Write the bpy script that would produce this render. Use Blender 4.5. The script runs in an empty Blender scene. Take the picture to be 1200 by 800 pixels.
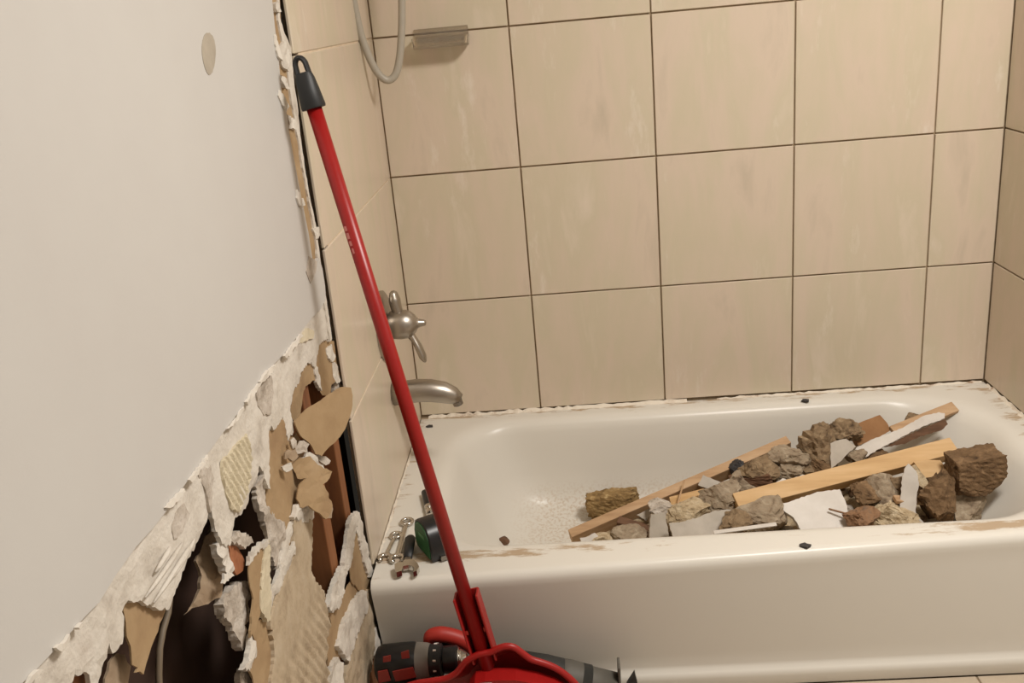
import bpy, bmesh, math, random
from mathutils import Vector, Matrix, noise
from mathutils.geometry import delaunay_2d_cdt

# ------------------------------------------------------------------ camera, light, exposure
sc = bpy.context.scene
COL = sc.collection
CAM = Vector((0.4333, -2.3772, 1.3483))
YAW, PITCH, ROLL, FPX = -0.0701, -0.3372, -0.0924, 1118.23
_f = Vector((math.sin(YAW)*math.cos(PITCH), math.cos(YAW)*math.cos(PITCH), math.sin(PITCH)))
_r0 = Vector((math.cos(YAW), -math.sin(YAW), 0)); _u0 = _r0.cross(_f)
CR = math.cos(ROLL)*_r0 + math.sin(ROLL)*_u0
CU = -math.sin(ROLL)*_r0 + math.cos(ROLL)*_u0
CF = _f
cam = bpy.data.cameras.new('camera'); cam.sensor_width = 36.0; cam.lens = FPX*36.0/1200.0
cam.clip_start = 0.02
cam_o = bpy.data.objects.new('camera', cam); COL.objects.link(cam_o)
m = Matrix((CR, CU, -CF)).transposed().to_4x4(); m.translation = CAM
cam_o.matrix_world = m
sc.camera = cam_o

world = bpy.data.worlds.new('world'); sc.world = world; world.use_nodes = True
world.node_tree.nodes['Background'].inputs['Color'].default_value = (1.0, 0.86, 0.68, 1)
world.node_tree.nodes['Background'].inputs['Strength'].default_value = 0.02

def area_light(name, loc, rot, size, power, col):
    l = bpy.data.lights.new(name, 'AREA'); l.shape = 'DISK'; l.size = size; l.energy = power; l.color = col
    o = bpy.data.objects.new(name, l); COL.objects.link(o); o.location = loc; o.rotation_euler = rot
    return o
CEIL = 2.40
LIGHT_POS = (1.30, -1.36, CEIL-0.12)
area_light('ceiling_lamp_light', LIGHT_POS, (0, 0, 0), 0.55, 43.0, (1.0, 0.955, 0.895))

vs = sc.view_settings
vs.view_transform = 'Standard'; vs.look = 'None'; vs.gamma = 1.0; vs.use_curve_mapping = False
vs.exposure = 0.0

# ------------------------------------------------------------------ helpers
def ray(px, py): return CF + (px-600)/FPX*CR - (py-400)/FPX*CU
def onax(px, py, ax, val):
    d = ray(px, py); t = (val-CAM[ax])/d[ax]; return CAM + t*d
def at(px, py, Y): return onax(px, py, 1, Y)
def onplane(px, py, P, n):
    d = ray(px, py); t = (P-CAM).dot(n)/d.dot(n); return CAM + t*d

def lin(c):
    return tuple(((x/255.0)/12.92 if x/255.0 <= 0.04045 else ((x/255.0+0.055)/1.055)**2.4) for x in c)

def new_mat(name, rough=0.6, metal=0.0):
    mt = bpy.data.materials.new(name); mt.use_nodes = True
    nt = mt.node_tree; b = nt.nodes['Principled BSDF']
    b.inputs['Roughness'].default_value = rough; b.inputs['Metallic'].default_value = metal
    return mt, nt, b

def plain(name, col, rough=0.6, metal=0.0, coat=0.0):
    mt, nt, b = new_mat(name, rough, metal)
    tc = nt.nodes.new('ShaderNodeTexCoord'); nz = nt.nodes.new('ShaderNodeTexNoise')
    nz.inputs['Scale'].default_value = 60; nz.inputs['Detail'].default_value = 3
    nt.links.new(tc.outputs['Object'], nz.inputs['Vector'])
    mx = nt.nodes.new('ShaderNodeMix'); mx.data_type = 'RGBA'
    c = lin(col)
    mx.inputs[6].default_value = tuple(x*0.93 for x in c)+(1,); mx.inputs[7].default_value = tuple(min(1, x*1.06) for x in c)+(1,)
    nt.links.new(nz.outputs['Fac'], mx.inputs[0]); nt.links.new(mx.outputs[2], b.inputs['Base Color'])
    b.inputs['Coat Weight'].default_value = coat
    return mt

def noisy(name, cols, scale=20, stretch=(1, 1, 1), rough=0.8, bump=0.0, bump_scale=60, detail=6, lo=0.3, hi=0.7, rnd=True, dist=0.0):
    """colour ramp over noise in object space, offset per object"""
    mt, nt, b = new_mat(name, rough)
    N = nt.nodes; L = nt.links
    tc = N.new('ShaderNodeTexCoord'); mp = N.new('ShaderNodeMapping')
    mp.inputs['Scale'].default_value = stretch
    vec = tc.outputs['Object']
    if rnd:
        oi = N.new('ShaderNodeObjectInfo'); mul = N.new('ShaderNodeMath'); mul.operation = 'MULTIPLY'; mul.inputs[1].default_value = 37.0
        L.new(oi.outputs['Random'], mul.inputs[0])
        va = N.new('ShaderNodeVectorMath'); va.operation = 'ADD'
        L.new(tc.outputs['Object'], va.inputs[0]); L.new(mul.outputs[0], va.inputs[1]); vec = va.outputs[0]
    L.new(vec, mp.inputs['Vector'])
    nz = N.new('ShaderNodeTexNoise'); nz.inputs['Scale'].default_value = scale; nz.inputs['Detail'].default_value = detail
    nz.inputs['Roughness'].default_value = 0.6; nz.inputs['Distortion'].default_value = dist
    L.new(mp.outputs[0], nz.inputs['Vector'])
    rp = N.new('ShaderNodeValToRGB'); el = rp.color_ramp.elements
    while len(el) < len(cols): el.new(0.5)
    for i, c in enumerate(cols):
        el[i].position = lo+(hi-lo)*i/(len(cols)-1); el[i].color = lin(c)+(1,)
    L.new(nz.outputs['Fac'], rp.inputs[0]); L.new(rp.outputs[0], b.inputs['Base Color'])
    if bump:
        nb = N.new('ShaderNodeTexNoise'); nb.inputs['Scale'].default_value = bump_scale; nb.inputs['Detail'].default_value = 5
        L.new(vec, nb.inputs['Vector'])
        bp = N.new('ShaderNodeBump'); bp.inputs['Strength'].default_value = bump; bp.inputs['Distance'].default_value = 0.004
        L.new(nb.outputs['Fac'], bp.inputs['Height']); L.new(bp.outputs[0], b.inputs['Normal'])
    return mt

ORG = {}
def link(o, parent=None):
    COL.objects.link(o)
    if parent is not None: o.parent = parent
def obj(name, verts, faces, mat, parent=None, smooth=False, origin=None):
    """verts in world space; origin is the parent's origin, or given, or the centroid"""
    if parent is not None: og = ORG[parent.name]
    elif origin is not None: og = Vector(origin)
    else:
        og = Vector((0, 0, 0))
        for v in verts: og += Vector(v)
        og /= max(1, len(verts))
    me = bpy.data.meshes.new(name)
    me.from_pydata([tuple(Vector(v)-og) for v in verts], [], faces)
    me.materials.append(mat); me.validate(); me.update()
    bm = bmesh.new(); bm.from_mesh(me); bmesh.ops.recalc_face_normals(bm, faces=bm.faces); bm.to_mesh(me); bm.free()
    if smooth:
        for p in me.polygons: p.use_smooth = True
        if smooth != 'all': me.set_sharp_from_angle(angle=math.radians(38))
    o = bpy.data.objects.new(name, me); link(o, parent)
    if parent is None: o.location = og
    ORG[o.name] = og
    return o
def empty(name, loc):
    o = bpy.data.objects.new(name, None); COL.objects.link(o); o.location = loc; o.empty_display_size = 0.05
    ORG[o.name] = Vector(loc); return o
def tag(o, label=None, cat=None, group=None, kind=None):
    if label: o['label'] = label
    if cat: o['category'] = cat
    if group: o['group'] = group
    if kind: o['kind'] = kind
    return o

class MB:
    """collects world-space geometry"""
    def __init__(s): s.v = []; s.f = []
    def add(s, vs, fs):
        b = len(s.v); s.v += [Vector(v) for v in vs]; s.f += [tuple(i+b for i in f) for f in fs]; return s
    def box(s, c, size, M=None, bev=0.0):
        bm = bmesh.new(); bmesh.ops.create_cube(bm, size=1.0)
        for v in bm.verts: v.co = Vector((v.co.x*size[0], v.co.y*size[1], v.co.z*size[2]))
        if bev: bmesh.ops.bevel(bm, geom=bm.edges[:], offset=bev, segments=2, affect='EDGES', profile=0.5)
        M = M or Matrix.Identity(3)
        bm.verts.index_update()
        s.add([M @ v.co + Vector(c) for v in bm.verts], [[v.index for v in f.verts] for f in bm.faces]); bm.free(); return s
    def loft(s, rings, cap=True):
        n = len(rings[0]); vs = [p for r in rings for p in r]; fs = []
        for i in range(len(rings)-1):
            for j in range(n):
                a = i*n+j; b = i*n+(j+1) % n; fs.append((a, b, b+n, a+n))
        if cap: fs.append(tuple(range(n-1, -1, -1))); fs.append(tuple((len(rings)-1)*n+j for j in range(n)))
        return s.add(vs, fs)
    def tube(s, pts, r, n=12, cap=True, up=None, flat=1.0):
        pts = [Vector(p) for p in pts]; rings = []; ref = Vector(up) if up else None
        for i, p in enumerate(pts):
            t = (pts[min(i+1, len(pts)-1)]-pts[max(i-1, 0)]).normalized()
            if ref is None: ref = Vector((0, 0, 1)) if abs(t.z) < 0.9 else Vector((0, 1, 0))
            a = (ref - t*ref.dot(t)).normalized(); b = t.cross(a); ref = a
            rr = r[i] if isinstance(r, list) else r
            if not isinstance(rr, (list, tuple)): rr = (rr, rr*flat)
            rings.append([p + a*rr[0]*math.cos(2*math.pi*k/n) + b*rr[1]*math.sin(2*math.pi*k/n) for k in range(n)])
        return s.loft(rings, cap)
    def lathe(s, base, axis, prof, n=24):
        """prof: (distance along axis, radius)"""
        ax = Vector(axis).normalized(); return s.tube_prof(Vector(base), ax, prof, n)
    def tube_prof(s, base, ax, prof, n):
        a = (Vector((0, 0, 1)) if abs(ax.z) < 0.9 else Vector((0, 1, 0))); a = (a-ax*a.dot(ax)).normalized(); b = ax.cross(a)
        return s.loft([[base+ax*d+(a*math.cos(2*math.pi*k/n)+b*math.sin(2*math.pi*k/n))*max(r, 1e-4) for k in range(n)] for d, r in prof])
    def prism(s, pts, off):
        """closed outline pts (world) swept by off"""
        off = Vector(off); n = len(pts); P = [Vector(p) for p in pts]
        return s.loft([P, [p+off for p in P]])
    def beam(s, p0, p1, w, h, up=(0, 0, 1), bev=0.0015, jag=0.0, seed=0):
        p0 = Vector(p0); p1 = Vector(p1); t = (p1-p0); L = t.length; t.normalize()
        a = Vector(up); a = (a-t*a.dot(t)).normalized(); b = a.cross(t)
        M = Matrix((t, b, a)).transposed()
        return s.box((p0+p1)/2, (L, w, h), M, bev)
    def build(s, name, mat, parent=None, smooth=False, origin=None):
        return obj(name, s.v, s.f, mat, parent, smooth, origin)

def smooth_path(P, k=6):
    out = []
    for i in range(len(P)-1):
        p0, p1, p2, p3 = P[max(i-1, 0)], P[i], P[i+1], P[min(i+2, len(P)-1)]
        for q in range(k):
            t = q/k; out.append(0.5*((2*p1)+(-p0+p2)*t+(2*p0-5*p1+4*p2-p3)*t*t+(-p0+3*p1-3*p2+p3)*t**3))
    out.append(P[-1]); return out
def inside(x, y, poly):
    c = False; n = len(poly); j = n-1
    for i in range(n):
        xi, yi = poly[i]; xj, yj = poly[j]
        if (yi > y) != (yj > y) and x < (xj-xi)*(y-yi)/(yj-yi)+xi: c = not c
        j = i
    return c
def rag(poly, step, jit, seed):
    rnd = random.Random(seed); out = []; n = len(poly)
    for i in range(n):
        a = Vector(poly[i]); b = Vector(poly[(i+1) % n]); d = b-a; L = d.length
        k = max(1, min(60, int(L/step))); nr = Vector((-d.y, d.x))/(L or 1)
        for q in range(k):
            p = a+d*(q/k)
            if jit: p = p+nr*rnd.uniform(-jit, jit)*(1.0 if q else 0.4)
            out.append((p.x, p.y))
    return out
def sheet(name, poly, frame, thick, mat, parent=None, jit=0.002, step=0.006, grid=0.0, relief=None, seed=1, smooth=False, edge_drop=0.0):
    """a torn board: outline poly (2d) in frame (origin,e1,e2,n), front relief along n, real thickness"""
    O, e1, e2, n = frame
    b = rag(poly, step, jit, seed); nb = len(b)
    pts = list(b); rnd = random.Random(seed+99)
    if grid:
        xs = [p[0] for p in b]; ys = [p[1] for p in b]
        y = min(ys)+grid/2
        while y < max(ys):
            x = min(xs)+grid/2
            while x < max(xs):
                q = (x+rnd.uniform(-.25, .25)*grid, y+rnd.uniform(-.25, .25)*grid)
                if inside(q[0], q[1], b) and min((q[0]-p[0])**2+(q[1]-p[1])**2 for p in b) > (grid*0.45)**2: pts.append(q)
                x += grid
            y += grid
    r = delaunay_2d_cdt([Vector(p) for p in pts], [(i, (i+1) % nb) for i in range(nb)], [], 0, 1e-6)
    V, _, F = r[0], r[1], r[2]; orig = r[3]
    F = [f for f in F if inside(sum(V[i].x for i in f)/3, sum(V[i].y for i in f)/3, b)]
    isb = [any(k < nb for k in o) or not o for o in orig]
    nv = len(V); verts = []
    for i, v in enumerate(V):
        h = relief(v.x, v.y) if relief else 0.0
        if isb[i] and edge_drop: h -= edge_drop
        verts.append(O+e1*v.x+e2*v.y+n*h)
    verts += [O+e1*v.x+e2*v.y-n*thick for v in V]
    faces = [tuple(f) for f in F]+[tuple(i+nv for i in reversed(f)) for f in F]
    ec = {}
    for f in F:
        for a, c in ((f[0], f[1]), (f[1], f[2]), (f[2], f[0])):
            ec[(a, c)] = 1
    for (a, c) in ec:
        if (c, a) not in ec: faces.append((c, a, a+nv, c+nv))
    used = sorted({i for f in faces for i in f}); mp = {o: k for k, o in enumerate(used)}
    return obj(name, [verts[i] for i in used], [tuple(mp[i] for i in f) for f in faces], mat, parent, smooth)
def nz(x, y, s, seed=0.0): return noise.noise(Vector((x*s+seed*7.3, y*s-seed*3.1, seed)))

# ------------------------------------------------------------------ materials
M_paint = noisy('painted_wall', [(194, 190, 185), (199, 196, 191)], 3, rough=0.55, bump=0.03, bump_scale=180)
M_tile = noisy('beige_tile', [(196, 182, 162), (213, 196, 177), (206, 194, 170), (222, 207, 190)], 5.5, (1.7, 1.7, 0.45), rough=0.32, detail=8, lo=0.24, hi=0.76, dist=0.4)
def tile_scuffs():
    nt = M_tile.node_tree; N = nt.nodes; L = nt.links; b = N['Principled BSDF']
    src = b.inputs['Base Color'].links[0].from_socket
    mp = [n for n in N if n.type == 'MAPPING'][0]
    n2 = N.new('ShaderNodeTexNoise'); n2.inputs['Scale'].default_value = 26; n2.inputs['Detail'].default_value = 8; n2.inputs['Roughness'].default_value = 0.7
    n3 = N.new('ShaderNodeTexNoise'); n3.inputs['Scale'].default_value = 5
    L.new(mp.outputs[0], n2.inputs['Vector']); L.new(mp.outputs[0], n3.inputs['Vector'])
    mu = N.new('ShaderNodeMath'); mu.operation = 'MULTIPLY'; L.new(n2.outputs['Fac'], mu.inputs[0]); L.new(n3.outputs['Fac'], mu.inputs[1])
    rp = N.new('ShaderNodeValToRGB'); rp.color_ramp.elements[0].position = 0.34; rp.color_ramp.elements[1].position = 0.46
    rp.color_ramp.elements[1].color = (0.55, 0.55, 0.55, 1)
    L.new(mu.outputs[0], rp.inputs[0])
    mx = N.new('ShaderNodeMix'); mx.data_type = 'RGBA'; L.new(rp.outputs[0], mx.inputs[0]); L.new(src, mx.inputs[6])
    mx.inputs[7].default_value = lin((228, 218, 205))+(1,)
    L.new(mx.outputs[2], b.inputs['Base Color'])
tile_scuffs()
M_grout = noisy('brown_grout', [(140, 122, 98), (164, 143, 116)], 40, rough=0.9)
M_grout_pale = noisy('pale_grout', [(205, 186, 160), (220, 202, 178)], 40, rough=0.9)
M_ceiling = plain('ceiling_paint', (236, 230, 220), 0.8)
M_floor_tile = noisy('floor_tile', [(176, 160, 140), (196, 180, 158)], 9, rough=0.4)
M_plaster = noisy('torn_plaster', [(176, 166, 154), (204, 196, 184), (214, 207, 196), (198, 188, 176)], 22, rough=0.9, bump=0.35, bump_scale=170, detail=9, lo=0.25, hi=0.75)
M_gypsum = noisy('grey_gypsum', [(150, 138, 124), (186, 175, 162), (204, 195, 184)], 35, rough=0.95, bump=0.7, bump_scale=140)
M_mastic = noisy('tan_mastic', [(160, 142, 118), (182, 164, 138), (190, 174, 150)], 30, rough=0.9, bump=0.2, bump_scale=220)
M_mastic_y = noisy('cream_mastic', [(196, 184, 156), (212, 201, 176)], 30, rough=0.9, bump=0.3, bump_scale=150)
M_paper = noisy('brown_paper', [(150, 122, 90), (164, 137, 102), (172, 146, 112)], 14, rough=0.85, bump=0.15, bump_scale=90)
M_paper_d = noisy('dull_paper', [(140, 118, 94), (172, 152, 128)], 22, rough=0.9, bump=0.3, bump_scale=90)
M_redpaper = noisy('rusty_paper', [(140, 84, 52), (168, 110, 74)], 40, rough=0.8)
M_stud = noisy('stud_wood', [(104, 62, 36), (134, 84, 48), (146, 96, 58)], 9, (3, 3, 0.25), rough=0.7)
M_cable = plain('dusty_cable', (112, 98, 80), 0.6)
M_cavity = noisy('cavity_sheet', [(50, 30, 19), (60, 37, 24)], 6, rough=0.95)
M_flake = plain('paint_flake', (222, 215, 204), 0.6)
M_patch = noisy('scuffed_patch', [(158, 148, 134), (176, 166, 150)], 30, rough=0.6)
M_black = plain('black_rubber', (30, 31, 32), 0.5)
M_blackgloss = plain('black_plastic', (24, 24, 26), 0.35)
M_red = plain('red_pole_paint', (152, 22, 20), 0.36)
M_redplastic = plain('red_plastic', (156, 22, 20), 0.4)
M_redtool = plain('red_tool_shell', (168, 44, 34), 0.5)
M_greyrub = plain('dark_grey_rubber', (50, 50, 47), 0.6)
M_greyboot = plain('worn_grey_boot', (92, 88, 80), 0.6)
M_redplate = plain('dull_red_plate', (136, 44, 36), 0.5)
M_chrome = plain('chrome', (205, 200, 192), 0.18, 1.0)
M_nickel = plain('brushed_nickel', (176, 168, 158), 0.36, 1.0)
M_steel = plain('dull_steel', (150, 144, 136), 0.4, 1.0)
M_gearcase = plain('grey_gear_case', (120, 114, 106), 0.5)
M_hose = plain('grey_hose', (170, 162, 148), 0.4)
M_green = plain('green_label', (36, 96, 52), 0.5)
M_white = plain('white_print', (226, 216, 208), 0.6)
M_pine = noisy('pine_wood', [(190, 152, 104), (206, 170, 122), (216, 182, 138)], 8, (0.6, 5, 5), rough=0.7)
M_oldwood = noisy('weathered_lath', [(160, 126, 92), (184, 150, 114), (198, 168, 134)], 9, (0.6, 5, 5), rough=0.75)
M_fibre = noisy('fibreboard', [(146, 104, 66), (160, 118, 78)], 30, rough=0.8)
M_redwood = noisy('reddish_wood', [(84, 58, 40), (118, 86, 62)], 20, (1, 4, 4), rough=0.8)
M_mortar = noisy('mortar_chunk', [(70, 54, 38), (128, 106, 80), (142, 120, 92), (172, 150, 120)], 34, (1.0, 1.0, 1.9), rough=0.95, bump=0.7, bump_scale=150, detail=9, lo=0.28, hi=0.72, dist=0.8)  # darkest stop of the four mortar ramps paints crevice shade into the colour
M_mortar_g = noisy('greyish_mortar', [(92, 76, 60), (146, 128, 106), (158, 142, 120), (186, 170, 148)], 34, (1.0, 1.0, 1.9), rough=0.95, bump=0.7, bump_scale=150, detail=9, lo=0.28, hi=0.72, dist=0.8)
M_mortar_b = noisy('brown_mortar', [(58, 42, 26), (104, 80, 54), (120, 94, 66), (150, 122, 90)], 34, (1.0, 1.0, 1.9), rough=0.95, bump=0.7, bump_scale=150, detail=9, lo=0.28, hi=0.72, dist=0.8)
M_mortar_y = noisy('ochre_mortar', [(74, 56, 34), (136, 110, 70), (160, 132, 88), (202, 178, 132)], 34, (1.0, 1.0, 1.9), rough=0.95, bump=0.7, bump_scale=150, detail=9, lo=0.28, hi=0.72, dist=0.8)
M_crumb = noisy('sandy_crumbs', [(150, 128, 98), (188, 168, 136), (204, 188, 160)], 60, rough=0.95, bump=0.9, bump_scale=220)
M_shard = noisy('pale_shard', [(164, 154, 140), (188, 178, 164)], 18, rough=0.6)
M_shardw = noisy('white_shard', [(194, 186, 176), (212, 205, 196)], 18, rough=0.5)
M_rust = noisy('rusty_metal', [(112, 80, 56), (138, 104, 74), (100, 86, 74)], 40, rough=0.8)
M_caulk = noisy('old_caulk', [(150, 118, 92), (214, 200, 182), (228, 218, 202)], 30, rough=0.8, lo=0.3, hi=0.5)
M_chip = plain('dark_chip', (52, 50, 52), 0.5)

def glass_mat():
    mt, nt, b = new_mat('clear_plastic', 0.08)
    b.inputs['Base Color'].default_value = lin((244, 236, 222))+(1,)
    b.inputs['Transmission Weight'].default_value = 0.92; b.inputs['IOR'].default_value = 1.45
    return mt
M_clear = glass_mat()

def enamel_mat():
    """white enamel, with tan adhesive smears left on the rim and dust in the bottom (own shapes, in tub space)"""
    mt, nt, b = new_mat('white_enamel', 0.3); N = nt.nodes; L = nt.links
    b.inputs['Specular IOR Level'].default_value = 0.3
    tc = N.new('ShaderNodeTexCoord'); sx = N.new('ShaderNodeSeparateXYZ'); av = N.new('ShaderNodeVectorMath'); av.operation = 'ADD'; av.inputs[1].default_value = (0.748, -0.38, 0.0); L.new(tc.outputs['Object'], av.inputs[0]); L.new(av.outputs[0], sx.inputs[0])
    def mr(src, a, c, d0=0.0, d1=1.0):
        n = N.new('ShaderNodeMapRange'); n.inputs[1].default_value = a; n.inputs[2].default_value = c; n.inputs[3].default_value = d0; n.inputs[4].default_value = d1
        L.new(src, n.inputs[0]); return n.outputs[0]
    def op(o, a, c):
        n = N.new('ShaderNodeMath'); n.operation = o
        for i, q in enumerate((a, c)):
            if isinstance(q, (int, float)): n.inputs[i].default_value = q
            else: L.new(q, n.inputs[i])
        return n.outputs[0]
    X, Y, Z = sx.outputs[0], sx.outputs[1], sx.outputs[2]
    nzs = N.new('ShaderNodeTexNoise'); nzs.inputs['Scale'].default_value = 26; nzs.inputs['Detail'].default_value = 8; nzs.inputs['Roughness'].default_value = 0.72
    mp = N.new('ShaderNodeMapping'); mp.inputs['Scale'].default_value = (0.35, 1.3, 1); L.new(tc.outputs['Object'], mp.inputs[0]); L.new(mp.outputs[0], nzs.inputs['Vector'])
    f = nzs.outputs['Fac']
    top = mr(Z, 0.300, 0.306)
    # smear bands: front rim, back rim against the tile, left ledge, right end
    fr = op('MULTIPLY', mr(Y, -0.735, -0.715), mr(Y, -0.672, -0.690))
    fr = op('MULTIPLY', fr, op('ADD', mr(X, 0.62, 0.30, 0.25, 1.0), mr(X, 1.02, 1.15, 0.0, 0.8)))
    bk = op('MULTIPLY', mr(Y, -0.060, -0.010), 0.8)
    rt = op('MULTIPLY', mr(X, 1.42, 1.47), 0.7)
    lf = op('MULTIPLY', mr(X, 0.06, 0.0), 0.6)
    band = op('MULTIPLY', op('MAXIMUM', op('MAXIMUM', fr, bk), op('MAXIMUM', rt, lf)), top)
    th = op('ADD', f, op('MULTIPLY', band, 0.24))
    msk = op('MULTIPLY', mr(th, 0.66, 0.76, 0.0, 0.85), op('GREATER_THAN', band, 0.02))
    # dust lying in the basin bottom
    ns2 = N.new('ShaderNodeTexNoise'); ns2.inputs['Scale'].default_value = 150; ns2.inputs['Detail'].default_value = 6; L.new(tc.outputs['Object'], ns2.inputs['Vector'])
    dust = op('MULTIPLY', op('MULTIPLY', mr(Z, 0.15, 0.09), op('MULTIPLY', mr(X, 0.22, 0.34), mr(Y, -0.66, -0.62))), mr(ns2.outputs['Fac'], 0.46, 0.64, 0.0, 0.6))
    nt.nodes.update() if hasattr(nt.nodes, 'update') else None
    c0 = N.new('ShaderNodeMix'); c0.data_type = 'RGBA'; c0.inputs[6].default_value = lin((219, 214, 204))+(1,); c0.inputs[7].default_value = lin((170, 144, 112))+(1,)
    L.new(msk, c0.inputs[0])
    c1 = N.new('ShaderNodeMix'); c1.data_type = 'RGBA'; L.new(c0.outputs[2], c1.inputs[6]); c1.inputs[7].default_value = lin((190, 168, 142))+(1,)
    L.new(dust, c1.inputs[0]); L.new(c1.outputs[2], b.inputs['Base Color'])
    rr = op('ADD', op('MULTIPLY', op('MAXIMUM', msk, dust), 0.5), 0.3); L.new(rr, b.inputs['Roughness'])
    return mt
M_enamel = enamel_mat()

# ------------------------------------------------------------------ room shell
XR = 1.496; YF = -3.2; RIM = 0.31
def struct(o): o['kind'] = 'structure'; return o
def slab(name, lo, hi, mat):
    lo = Vector(lo); hi = Vector(hi)
    return struct(MB().box((lo+hi)/2, hi-lo).build(name, mat, origin=(lo+hi)/2))
XW = 2.3
floor = slab('floor', (-0.12, YF, -0.05), (XW+0.05, 0.05, -0.004), M_grout)
ceiling = slab('ceiling', (-0.12, YF, CEIL), (XW+0.05, 0.05, CEIL+0.05), M_ceiling)
wall_front = slab('wall_front', (-0.12, YF-0.05, 0), (XW+0.05, YF, CEIL), M_paint)
wall_back = slab('wall_back', (-0.02, 0.006, 0.0), (XR+0.02, 0.06, CEIL), M_grout)
wall_right = slab('wall_right', (XR+0.006, -0.80, 0.0), (XR+0.05, 0.006, CEIL), M_grout)
wr2 = slab('wall_right_painted', (XW, YF, 0.0), (XW+0.05, -0.80, CEIL), M_paint)
wr3 = slab('wall_return', (XR+0.05, -0.80, 0.0), (XW+0.05, -0.74, CEIL), M_paint)
# tiled stretch of the left wall: backing sheet behind its tiles
wall_left_tiled = slab('wall_left_tiled', (-0.020, -0.700, 0.0), (-0.0022, 0.006, CEIL), M_grout_pale)

ZR = [0.316, 0.635, 0.9687, 1.3024, 1.636, 1.97, 2.30]
XC = [0.0, 0.3273, 0.6623, 0.9973, 1.3323, XR]
_tm = {}
def tile_piece(parent, w, h, c, axis, d=0.009, gap=0.0038, mat=M_tile):
    """axis 'y': on the back wall facing -y; '+x' left wall; '-x' right wall; 'z' floor"""
    key = (round(w, 4), round(h, 4), axis)
    if key not in _tm:
        bm = bmesh.new(); bmesh.ops.create_cube(bm, size=1.0)
        sz = {'y': (w-gap, d, h-gap), '+x': (d, w-gap, h-gap), '-x': (d, w-gap, h-gap), 'z': (w-gap, h-gap, d)}[axis]
        for v in bm.verts: v.co = Vector((v.co.x*sz[0], v.co.y*sz[1], v.co.z*sz[2]))
        bmesh.ops.bevel(bm, geom=bm.edges[:], offset=0.0012, segments=1, affect='EDGES')
        me = bpy.data.meshes.new('tile'); bm.to_mesh(me); bm.free(); me.materials.append(mat); _tm[key] = me
    o = bpy.data.objects.new('tile', _tm[key]); link(o, parent); o.location = Vector(c)-ORG[parent.name]
    return o
rt = random.Random(4)
for i in range(5):
    for j in range(len(ZR)-1):
        tile_piece(wall_back, XC[i+1]-XC[i], ZR[j+1]-ZR[j], ((XC[i]+XC[i+1])/2, 0.0045+rt.uniform(-.0004, .0004), (ZR[j]+ZR[j+1])/2), 'y')
for j in range(len(ZR)-1):
    tile_piece(wall_left_tiled, 0.736, ZR[j+1]-ZR[j], (-0.003, -0.368, (ZR[j]+ZR[j+1])/2), '+x', d=0.006, gap=0.004)
    for (a, c) in ((-0.335, 0.0), (-0.67, -0.335), (-0.79, -0.67)):
        tile_piece(wall_right, c-a, ZR[j+1]-ZR[j], (XR+0.0045, (a+c)/2, (ZR[j]+ZR[j+1])/2), '-x')
for i in range(8):
    for j in range(7):
        x0, x1 = i*0.31-0.05, min((i+1)*0.31-0.05, XW); y1 = -0.757-j*0.31; y0 = y1-0.31
        tile_piece(floor, x1-x0, y1-y0, ((x0+x1)/2, (y0+y1)/2, -0.0045), 'z', mat=M_floor_tile)

# ------------------------------------------------------------------ the torn left wall
WX = (Vector((0, 1, 0)), Vector((0, 0, 1)), Vector((1, 0, 0)))
def wpoly(px, X):
    out = []
    for q in px:
        if len(q) == 3: out.append((q[0], q[1]))       # already (Y, Z)
        else: p = onax(q[0], q[1], 0, X); out.append((p.y, p.z))
    return out
def wlayer(name, px, X, thick, mat, parent, jit=0.002, step=0.006, grid=0.0, relief=None, seed=1, smooth=False, edge_drop=0.0):
    return sheet(name, wpoly(px, X), (Vector((X, 0, 0)),)+WX, thick, mat, parent, jit, step, grid, relief, seed, smooth, edge_drop)

# painted board: everything above and left of the tear
P = [(-0.815, CEIL, 0), (318, -60), (319, 0), (322, 30), (326, 62), (330, 108), (334, 118), (338, 150), (345, 188), (350, 215), (357, 250), (362, 275),
     (366, 302), (370, 312), (374, 302), (378, 315), (381, 335), (382, 350), (376, 362), (366, 372), (346, 397), (334, 413), (320, 428), (305, 450), (299, 459), (285, 476), (268, 498),
     (240, 536), (222, 560), (200, 592), (180, 618), (160, 640), (137, 672), (126, 690), (116, 706), (100, 722), (68, 757), (45, 782), (20, 806), (-20, 846),
     (-2.15, 0.55, 0), (-2.3, 0.0, 0), (YF, 0.0, 0), (YF, CEIL, 0)]
wl_poly = wpoly(P, -0.001)
wall_left = sheet('wall_left', wl_poly, (Vector((-0.001, 0, 0)),)+WX, 0.0125, M_paint, None, 0.0, 0.05, 0.0, None, 3)
struct(wall_left)
WLp = wall_left
# jagged edge strip of paint along the tear: chips standing off the board
flakes = [[(193, 594), (200, 585), (208, 577), (213, 572), (214, 576), (206, 588), (198, 595)],
          [(303, 447), (310, 436), (321, 427), (320, 434), (312, 443), (305, 449)],
          [(287, 471), (296, 456), (304, 448), (303, 453), (296, 464), (289, 475)],
          [(63, 758), (71, 754), (79, 743), (81, 747), (74, 760), (69, 763)],
          [(266, 502), (276, 490), (285, 476), (286, 480), (277, 494)],
          [(221, 562), (232, 547), (242, 533), (243, 536), (232, 553), (224, 565)],
          [(28, 802), (38, 788), (46, 784), (42, 792), (33, 804)],
          [(332, 417), (341, 404), (352, 391), (354, 394), (343, 409), (335, 420)],
          [(327, 105), (331, 112), (336, 122), (334, 128), (330, 122), (326, 112)],
          [(347, 222), (351, 232), (353, 243), (350, 241), (347, 232)],
          [(88, 735), (94, 729), (95, 733), (90, 738)],
          [(322, 40), (328, 62), (330, 72), (325, 66), (322, 52)]]
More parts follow.
